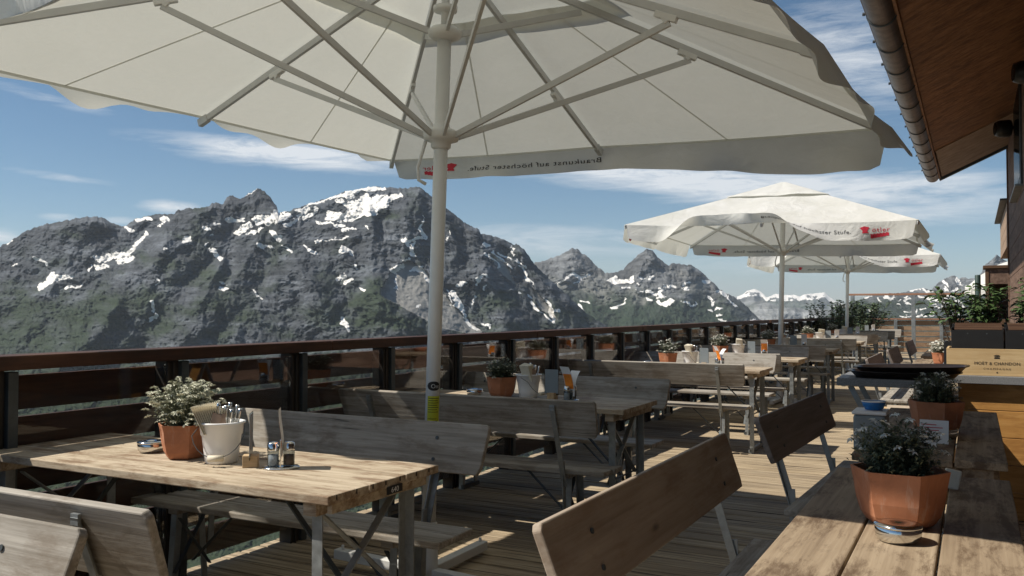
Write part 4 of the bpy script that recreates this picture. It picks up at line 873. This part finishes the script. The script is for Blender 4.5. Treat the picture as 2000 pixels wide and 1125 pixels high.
def ashtray(label, loc):
    r = root('ashtray', loc, .4, label, 'ashtray', 'round metal ashtrays')
    m = MB(); m.lathe([(.036, 0), (.046, .003), (.053, .012), (.055, .022), (.055, .040), (.052, .042), (.051, .038)], 36); m.obj('bowl', 'chrome', r, smooth=True)
    m = MB(); m.lathe([(.0565, .038), (.0575, .041), (.056, .045), (.030, .0475), (.020, .044), (.014, .040), (.0, .039)], 36); m.obj('lid', 'chrome', r, smooth=True)
    return r
aA = ashtray('round metal ashtray before the big pot on the right foreground table', (-.175, 2.40, h_))
for loc, lab in (((-2.98, 2.47, h_), 'round metal ashtray left of the pot on the nearest table'), ((-3.01, 5.13, h_), 'small ashtray left of the pot on the second table'), ((-3.05, 8.8, h_), 'small ashtray on the third table'), ((-.125, 4.42, h_), 'shaded ashtray in front of the pot on the second right table')):
    dup(aA, loc, .3, lab)
# cutlery box with blue bowl, cards on the second right table
r = root('plastic_box', (-.385, 3.93, h_), 0, 'grey blue plastic box behind the foreground pot', 'box')
MB().box((0, 0, .075), (.125, .16, .15)).obj('box_body', 'boxgrey', r, .012); MB().box((0, 0, .157), (.135, .17, .014)).obj('box_lid', 'paper', r, .006)
r = root('blue_bowl', (-.375, 3.93, h_+.164), 0, 'small blue bowl with white rim on the grey plastic box', 'bowl')
m = MB(); m.lathe([(.026, 0), (.034, .003), (.042, .018), (.048, .036), (.045, .036), (.038, .016), (.0, .006)], 28); m.obj('bowl', 'blue', r, smooth=True)
m = MB(); m.lathe([(.048, .034), (.050, .0365), (.048, .039), (.0455, .0375)], 28); m.obj('rim', 'paper', r, smooth=True)
r = root('printed_card', (-.16, 4.22, h_), R(-6), 'white card with printed lines standing behind the big pot', 'card')
cbx = MB().box((0, 0, .052), (.115, .003, .10), Matrix.Rotation(R(-8), 3, 'X')).obj('card', 'paper', r)
m = MB()
for i, (wd, mcol) in enumerate(((.06, 0), (.085, 1), (.07, 0), (.04, 1))): m.box((-.008-(.085-wd)/2, -.0034+(.08-i*.012-.052)*.14, .082-i*.012), (wd, .001, .003))
m.obj('printed_lines', 'red', cbx)
r = root('folded_napkin', (-.07, 3.18, h_), R(10), 'beige folded napkin standing right of the big pot', 'napkin')
MB().box((0, 0, .032), (.05, .010, .064), Matrix.Rotation(R(12), 3, 'Y')).obj('napkin_fold', 'napkin', r, .004)

# ================================================================== BAR COUNTER, CRATE, TRAYS
r = root('bar_counter', (0, 0, 0), 0, 'bar counter with larch front and grey speckled granite top', 'bar')
m = MB(); z = 0.01
for i in range(5): m.box((.70, 6.60, z+.088), (1.60, .03, .174)); z += .177
m.obj('front_panel', 'larch', r, .003)
m = MB(); m.box((-.085, 7.7, .445), (.03, 2.15, .88)); m.obj('side_panel', 'clad', r, .003)
MB().box((.655, 7.68, .920), (1.77, 2.3, .054)).obj('worktop', 'granite', r, .004)
CS = 1.14
r = root('wooden_crate', (.175, 6.765, .9475), 0, 'pale wooden champagne crate with dark lettering on the bar', 'crate'); r.scale = (CS,)*3
MB().box((0, -.175, .078), (.60, .012, .155)).obj('front_board', 'crate', r, .001)
MB().box((0, .175, .078), (.60, .012, .155)).obj('rear_board', 'crate', r, .001)
for s in (-1, 1): MB().box((s*.294, 0, .078), (.012, .338, .155)).obj('end_board', 'crate', r, .001)
MB().box((0, 0, .008), (.576, .338, .012)).obj('bottom_board', 'crate', r)
m = MB()
def lab_text(m, s, size, cx, z, y, sx=1, sp=1):
    vs, fs = text_mesh(s, size, 0, sx, sp); x0 = min(v[0] for v in vs); x1 = max(v[0] for v in vs)
    m.add([(cx-(x0+x1)/2+v[0], y, z+v[1]) for v in vs], fs)
lab_text(m, 'MO\u00cbT & CHANDON',   .0245, -.04, .064, -.1825, 1.0, 1.06); lab_text(m, 'CHAMPAGNE', .0150, -.04, .036, -.1825, 1.15, 1.5)
k5 = [(-.04+.006*math.cos(PI/2+i*PI/5)*(1 if i % 2 == 0 else .45), -.1825, .020+.006*math.sin(PI/2+i*PI/5)*(1 if i % 2 == 0 else .45)) for i in range(10)]; m.add(k5, [tuple(range(10))])
for i in range(5): a = R(-50+25*i); m.add([(-.04+.018*math.sin(a)-.003, -.1825, .112+.018*math.cos(a)*.6), (-.04+.018*math.sin(a)+.003, -.1825, .112+.018*math.cos(a)*.6), (-.04+.008*math.sin(a), -.1825, .104)], [(0, 1, 2)])
m.box((-.04, -.1822, .104), (.028, .0008, .006))
m.obj('lettering', 'black', [k for k in kids(r) if k.name.startswith('front_board')][0])
def blackbox(label, loc):
    r = root('card_box', loc, 0, label, 'box', 'black boxes in the crate')
    m = MB(); m.box((0, -.118, .122), (.27, .006, .244)); m.box((0, .118, .14), (.27, .006, .28)); m.box((-.134, 0, .13), (.006, .23, .26)); m.box((.134, 0, .13), (.006, .23, .26)); m.box((0, 0, .004), (.264, .23, .006)); m.obj('box_shell', 'darkbox', r, .001)
    for i in range(6): MB().box((.006, -.100+i*.036, .252+i*.006), (.25, .022, .008)).obj('slat', 'slat', r, .001)
    for x in (-.05, .05): MB().tube([(x, -.1215, .226), (x, -.1225, .226)], .0045, 10).obj('stud', 'dsteel', r)
    return r
ba = blackbox('black box with slatted brown top, left one in the crate', (.017, 6.765, .966)); ba.scale = (CS,)*3
dup(ba, (.337, 6.765, .966), 0, 'black box with slatted brown top, right one in the crate')
# tray stand
r = root('serving_stand', (-.47, 6.10, 0), 0, 'folding stand with grey slab top holding the trays', 'stand')
MB().box((0, .1, .925), (.62, .62, .05)).obj('stand_top', 'granite', r, .004)
for y in (-.12, .32):
    for s in (-1, 1):
        m = MB(); m.bar((-s*.24, y+s*.012, .895), (s*.20, y+s*.012, .02), .02, .034); m.obj('leg', 'steel', r, .002)
m = MB(); m.bar((.20, -.15, .03), (.20, .35, .03), .02, .02); m.bar((-.20, -.15, .03), (-.20, .35, .03), .02, .02); m.bar((0, -.15, .46), (0, .35, .46), .012, .012); m.obj('cross_bar', 'steel', r)
MB().box((.27, -.17, .45), (.055, .03, .90)).obj('side_post', 'clad', r, .002)
def tray(label, loc, rz):
    r = root('serving_tray', loc, rz, label, 'tray', 'stacked brown serving trays')
    def ring(a, b_, z, n=48, p=3.2):
        out = []
        for i in range(n):
            t_ = 2*PI*i/n; c, s = math.cos(t_), math.sin(t_); k = (abs(c)**p+abs(s)**p)**(-1/p); out.append((a*c*k, b_*s*k, z))
        return out
    n = 48; rs = [ring(.27, .17, 0), ring(.285, .185, .002), ring(.315, .21, .034), ring(.335, .225, .040), ring(.335, .225, .044), ring(.312, .207, .040), ring(.283, .183, .008)]
    m = MB(); vs = sum(rs, []); fs = [(i*n+k, i*n+(k+1) % n, (i+1)*n+(k+1) % n, (i+1)*n+k) for i in range(len(rs)-1) for k in range(n)]; fs.append(tuple(range(n))[::-1]); m.add(vs, fs); m.obj('tray_rim', 'tray', r, smooth=True)
    m = MB(); m.add(ring(.284, .184, .0085), [tuple(range(n))]); m.obj('tray_base', 'trayin', r)
    return r
ta = tray('lower brown serving tray on the folding stand', (-.40, 6.10, .951), R(2)); dup(ta, (-.36, 6.09, .985), R(-3), 'upper brown serving tray, leaning slightly on the stack')
kids_ = [o for o in bpy.data.objects if o.name == 'serving_tray.001'][0]; kids_.rotation_euler = (0, R(-1.5), R(-3))
# canvas deck chair glimpsed behind the stand
r = root('deck_chair', (-.42, 7.6, 0), 0, 'low beige canvas deck chair glimpsed behind the tray stand', 'deck chair')
for s in (-1, 1):
    m = MB(); m.bar((s*.25, -.35, .03), (s*.25, .45, .55), .03, .03); m.obj('side_rail', 'block', r, .003)
    m = MB(); m.bar((s*.27, .40, .02), (s*.27, -.30, .42), .03, .03); m.obj('support_rail', 'block', r, .003)
m = MB(); vs = []
for i in range(13):
    t_ = i/12; vs += [(-.24, -.32+.74*t_, .36+.22*t_-.42*math.sin(PI*t_)*.45), (.24, -.32+.74*t_, .36+.22*t_-.42*math.sin(PI*t_)*.45)]
m.add(vs, [(2*i, 2*i+1, 2*i+3, 2*i+2) for i in range(12)]); m.obj('sling', 'deckch', r, smooth=True)

# ================================================================== PLANTS AND FAR END
def leafy(label, loc, w, d, h, ns, seed, name='leafy_shrub', leafm='leafd', ll=(.06, .10), planter=None, arch=.5, up=.5, lw=.17, nleaf=16):
    r = root(name, loc, 0, label, 'shrub'); rnd = random.Random(seed); lf = MB(); tw = MB()
    for s in range(ns):
        a = rnd.uniform(0, 2*PI); q = math.sqrt(rnd.random()); bx, by = .25*w*q*math.cos(a), .25*d*q*math.sin(a)
        hh = h*rnd.uniform(.55, 1.0); tx_ = w/2*q*math.cos(a)*rnd.uniform(.8, 1.2); ty = d/2*q*math.sin(a)
        P0 = Vector((bx, by, 0)); P1 = Vector((bx*.6+tx_*.4, by*.6+ty*.4, hh*.8)); P2 = Vector((tx_, ty, hh*(1-.25*arch*q)))
        B = lambda t_: P0*(1-t_)**2+P1*2*t_*(1-t_)+P2*t_*t_
        tw.tube([B(0), B(.35), B(.7), B(1)], [.006, .0045, .003, .001], 5, False)
        for i in range(nleaf):
            t_ = .25+.75*(i+rnd.random())/nleaf; p = B(t_); b_ = rnd.uniform(0, 2*PI); l_ = rnd.uniform(*ll)
            dd = Vector((math.cos(b_), math.sin(b_), rnd.uniform(-.1, up*1.6))).normalized(); sd_ = dd.cross(Vector((0, 0, 1))).normalized(); sd_ = (sd_+Vector((0, 0, rnd.uniform(-.5, .5)))).normalized()*l_*lw
            m1 = p+dd*l_*.35; m2 = p+dd*l_*.7-Vector((0, 0, l_*.10)); tip = p+dd*l_-Vector((0, 0, l_*.38))
            lf.add([p, m1+sd_, m1-sd_, m2+sd_*.8, m2-sd_*.8, tip], [(0, 1, 2), (1, 3, 4, 2), (3, 5, 4)])
    lf.obj('foliage', leafm, r); tw.obj('stems', 'twig', r)
    return r
def planter(label, loc, dims, m_='darkbox'):
    r = root('planter', loc, 0, label, 'planter'); a, b_, c = dims
    k = MB(); k.box((0, -b_/2, c/2), (a, .015, c)); k.box((0, b_/2, c/2), (a, .015, c)); k.box((-a/2, 0, c/2), (.015, b_-.015, c)); k.box((a/2, 0, c/2), (.015, b_-.015, c)); k.obj('trough', m_, r, .002)
    MB().box((0, 0, c-.04), (a-.02, b_-.02, .02)).obj('soil', 'soil', r); return r
planter('dark plant trough behind the crate on the bar', (.32, 7.36, .948), (1.03, .26, .20))
leafy('tall leafy plant with drooping pointed leaves, left end of the trough', (-.02, 7.36, 1.11), .66, .42, .50, 26, 5, 'leafy_plant', ll=(.06, .12))
leafy('bushy leafy plant in the middle of the trough behind the crate', (.27, 7.38, 1.11), .64, .42, .52, 34, 6, 'leafy_plant', ll=(.05, .10))
leafy('leafy plant with tall thin shoots at the right end of the trough', (.56, 7.36, 1.11), .60, .42, .60, 30, 7, 'leafy_plant', ll=(.05, .10))
planter('low wooden tub of the green bush before the glass screen', (-2.9, 26.6, 0), (.9, .9, .5), 'block')
leafy('round green bush before the glass screen', (-2.9, 26.6, .45), 1.7, 1.2, 1.35, 80, 9, 'bush', 'leafs', (.07, .13), lw=.3, nleaf=26)
planter('wooden tub of the reddish bush at the railing bend', (-3.05, 22.3, 0), (.7, .7, .45), 'block')
leafy('sparse reddish bush with small flowers at the end of the railing', (-3.05, 22.3, .4), 1.5, 1.1, 1.35, 60, 12, 'bush', 'leafs', (.05, .1), lw=.3, nleaf=22)
planter('tub of the flowering bush near the farthest parasol', (-2.95, 24.9, 0), (.6, .6, .4), 'block')
leafy('low flowering bush near the farthest parasol', (-2.95, 24.9, .36), 1.2, 1.0, .9, 50, 14, 'bush', 'leafs', (.05, .1), lw=.3, nleaf=20)
# glass wind screen across the far end
r = root('glass_wind_screen', (0, 28.6, 0), 0, 'tall glass wind screen with red-brown top rail closing the far end', 'wind screen')
MB().box((-1.05, 0, 1.86), (4.7, .10, .06)).obj('top_rail', 'railtop', r, .004)
for x in (-3.30, -1.60, .1, 1.2): MB().box((x, 0, .92), (.11, .10, 1.83)).obj('post', 'steel', r, .004)
for a, b_ in ((-3.24, -1.66), (-1.54, .04), (.16, 1.14)): MB().box(((a+b_)/2, 0, 1.0), (b_-a, .01, 1.6)).obj('glass_pane', 'glass', r)
r = root('board_fence', (0, 30.2, 0), 0, 'low board fence with brown top rail behind the glass screen', 'fence')
MB().box((-.6, 0, 1.10), (6.2, .14, .05)).obj('top_rail', 'railtop', r, .004)
for j in range(6): MB().box((-.6, .03, .98-j*.17), (6.2, .03, .135)).obj('board', 'fencew', r, .003)
for x in (-3.5, -2.2, -.9, .4, 1.7): MB().box((x, -.05, .55), (.10, .08, 1.08)).obj('post', 'steel', r, .003)
dk2 = MB().box((-.5, 30.0, -.03), (7, 2.6, .05)).obj('terrace_end', 'deck'); dk2['kind'] = 'structure'
r = root('post', (.045, 12.0, 0), 0, 'dark green standing post behind the leafy plants', 'post'); MB().tube([(0, 0, 0), (0, 0, 1.80), (0, 0, 1.81)], [.032, .032, .026], 16).obj('shaft', 'greenpost', r, smooth=True); MB().lathe([(.09, 0), (.09, .02), (.033, .03)], 16).obj('base_plate', 'greenpost', r)
r = root('storage_cabinet', (.47, 20.0, 0), 0, 'brown cabinet with a small opening beside the far house wall', 'cabinet')
m = MB(); m.box((-.23, 0, 1.1), (.06, .6, 2.2)); m.box((.25, 0, 1.1), (.06, .6, 2.2)); m.box((0, 0, 2.24), (.60, .66, .06)); m.box((0, .28, 1.1), (.42, .03, 2.2)); m.box((0, -.27, .6), (.42, .03, 1.2)); m.obj('cabinet_body', 'kiosk', r, .004)
MB().box((0, -.27, 2.05), (.42, .03, .3)).obj('cabinet_panel', 'clad', r)
# small distant parasol
r = root('small_parasol', (.85, 26.0, 0), .3, 'small white parasol far behind the brown cabinet', 'parasol'); r.scale = (1, 1, .89)
MB().tube([(0, 0, 0), (0, 0, 2.6)], .03, 10).obj('pole', 'white', r)
m = MB(); n = 8; vs = [(0, 0, 3.0)]
for q, z in ((.35, 2.86), (.75, 2.55), (1.1, 2.2), (1.12, 2.0)):
    for k in range(n*3): a = 2*PI*k/(n*3); s = 1-.07*math.sin(PI*(k % 3)/3); vs.append((q*math.cos(a)*s, q*math.sin(a)*s, z))
n3 = n*3; fs = [(0, 1+k, 1+(k+1) % n3) for k in range(n3)]+[(1+j*n3+k, 1+(j+1)*n3+k, 1+(j+1)*n3+(k+1) % n3, 1+j*n3+(k+1) % n3) for j in range(3) for k in range(n3)]
m.add(vs, fs); m.obj('canopy', 'canvas', r)

# ================================================================== HOUSE
r = root('mountain_lodge', (0, 0, 0), 0, 'dark timber lodge on the right with a wide overhanging roof', 'house')
m = MB(); z = 0
while z < 4.6:
    m.box((2.18, 10.9, z+.09), (3.5, 5.2, .178)); z += .181
m.obj('wall', 'clad', r, .006)
m = MB(); z = 0
while z < 4.6: m.box((3.2, 2.6, z+.09), (3.0, 11.4, .178)); z += .181
m.obj('wall', 'clad', r, .006)
m = MB(); z = 0
while z < 3.2: m.box((2.36, 16.2, z+.09), (3.56, 5.39, .178)); z += .181
m.obj('wall', 'clad', r, .006)
m = MB(); z = 2.26
while z < 2.85: m.box((.50, 15.32, z+.075), (.17, 3.6, .148)); z += .151
bo = m.obj('bay', 'verge', r, .004); MB().box((.48, 15.36, 2.885), (.30, 3.7, .025)).obj('bay_cap', 'dsteel', bo)
# roof: soffit boards rising from the eave, verge boards at the end
SL = math.tan(R(25)); ex, ez = -.385, 3.235; th = math.atan(SL)
def roofbox(m, y0, y1, x0, x1, t0, t1):
    vs = []
    for x in (x0, x1):
        for y in (y0, y1):
            for t_ in (t0, t1): vs.append((x-math.sin(th)*t_, y, ez+(x-ex)*SL+math.cos(th)*t_))
    m.add(vs, [(0, 1, 3, 2), (4, 6, 7, 5), (0, 4, 5, 1), (2, 3, 7, 6), (0, 2, 6, 4), (1, 5, 7, 3)])
m = MB(); y = -3.0
while y < 11.2: roofbox(m, y, y+.088, ex, 4.2, 0, .022); y += .09
m.obj('soffit', 'soffit', r, .002)
m = MB(); y = 11.22
while y < 13.4: roofbox(m, y, y+.36, ex+.01, 4.2, -.012, .02); y += .364
m.obj('verge_soffit', 'verge', r, .002)
m = MB(); roofbox(m, -3, 13.45, ex-.03, 4.2, .024, .15); m.obj('roof', 'dsteel', r)
m = MB(); roofbox(m, 13.45, 13.52, ex-.03, 4.2, -.04, .16); m.obj('verge_trim', 'dsteel', r)
m = MB(); m.box((ex-.012, 5.2, ez+.055), (.022, 16.4, .17)); m.obj('eave_board', 'soffit', r, .002)
# gutter
gx, gz, gr = -.485, 3.235, .082; m = MB(); vs = []; n = 18
for y in (-3, 13.35):
    for k in range(n+1): a = PI+PI*k/n; vs.append((gx+gr*math.cos(a), y, gz+gr*math.sin(a)))
m.add(vs, [(k, k+1, n+2+k, n+1+k) for k in range(n)]); m.add([vs[n+1+k] for k in range(n+1)], [tuple(range(n+1))]); m.tube([(gx-gr-.004, -3, gz), (gx-gr-.004, 13.35, gz)], .009, 8)
go = m.obj('gutter', 'zinc', r, smooth=False); md = go.modifiers.new('s', 'SOLIDIFY'); md.thickness = .003
y = -1.1
while y < 13.2:
    m = MB(); m.tube([(gx+(gr+.004)*math.cos(PI+PI*k/14), y, gz+(gr+.004)*math.sin(PI+PI*k/14)) for k in range(15)]+[(gx+gr+.02, y, gz+.02)], .0075, 6); m.tube([(gx-gr-.014, y, gz+.004), (gx-gr-.03, y, gz+.006)], .011, 8); m.obj('gutter_bracket', 'dsteel', go); y += .63
# window at the picture edge
wz0, wz1 = 3.2, 4.1; MB().box((.425, 10.35, 3.12), (.03, 1.4, 1.05)).obj('window', 'dsteel', r, .004)
wo = kids(r)[-1]
wo = [k for k in kids(r) if k.name.startswith('window')][0]
MB().box((.407, 10.35, 3.12), (.004, 1.26, .91)).obj('pane', 'glassd', wo); MB().box((.395, 10.35, 2.58), (.07, 1.5, .02)).obj('sill', 'steel', wo)
MB().box((.44, 13.512, 2.3), (.06, .02, 4.6)).obj('corner_board', 'clad', r, .003)
def spot(label, loc, rz, k=1.0):
    r = root('floodlight', loc, rz, label, 'floodlight', 'black floodlights under the eaves')
    m = MB(); m.tube([(.0, 0, 0), (.03, 0, 0), (.10, 0, 0), (.115, 0, 0)], [.055, .068, .072, .066], 24); m.obj('housing', 'rubber', r, smooth=True)
    m = MB(); m.tube([(-.002, 0, 0), (.0, 0, 0)], .05, 24); m.obj('lens', 'glassd', r)
    m = MB(); m.tube([(.11, 0, 0), (.17, 0, .015), (.20, 0, .03)], .014, 10); m.tube([(.20, 0, -.03), (.20, 0, .09)], .018, 8); m.obj('arm', 'rubber', r, smooth=True)
    return r
s1 = spot('round black floodlight on the wall under the eave corner', (.23, 11.0, 3.39), R(14)); s1.scale = (1.35,)*3
s2 = dup(s1, (.31, 8.25, 3.34), R(10), 'upper black floodlight cut by the right picture edge')
# ================================================================== HAZE
hb = bpy.data.materials.new('haze_air'); hb.use_nodes = True; t = hb.node_tree; t.nodes.clear(); pv = N(t, 'ShaderNodeVolumePrincipled')
pv.inputs['Color'].default_value = (.80, .90, 1, 1); pv.inputs['Density'].default_value = 2.4e-5; pv.inputs['Anisotropy'].default_value = .1
L(t, pv.outputs[0], N(t, 'ShaderNodeOutputMaterial').inputs['Volume'])
o = MB().box((0, 0, (1200-901)/2), (92000, 92000, 2101)).obj('haze', hb); o['kind'] = 'stuff'
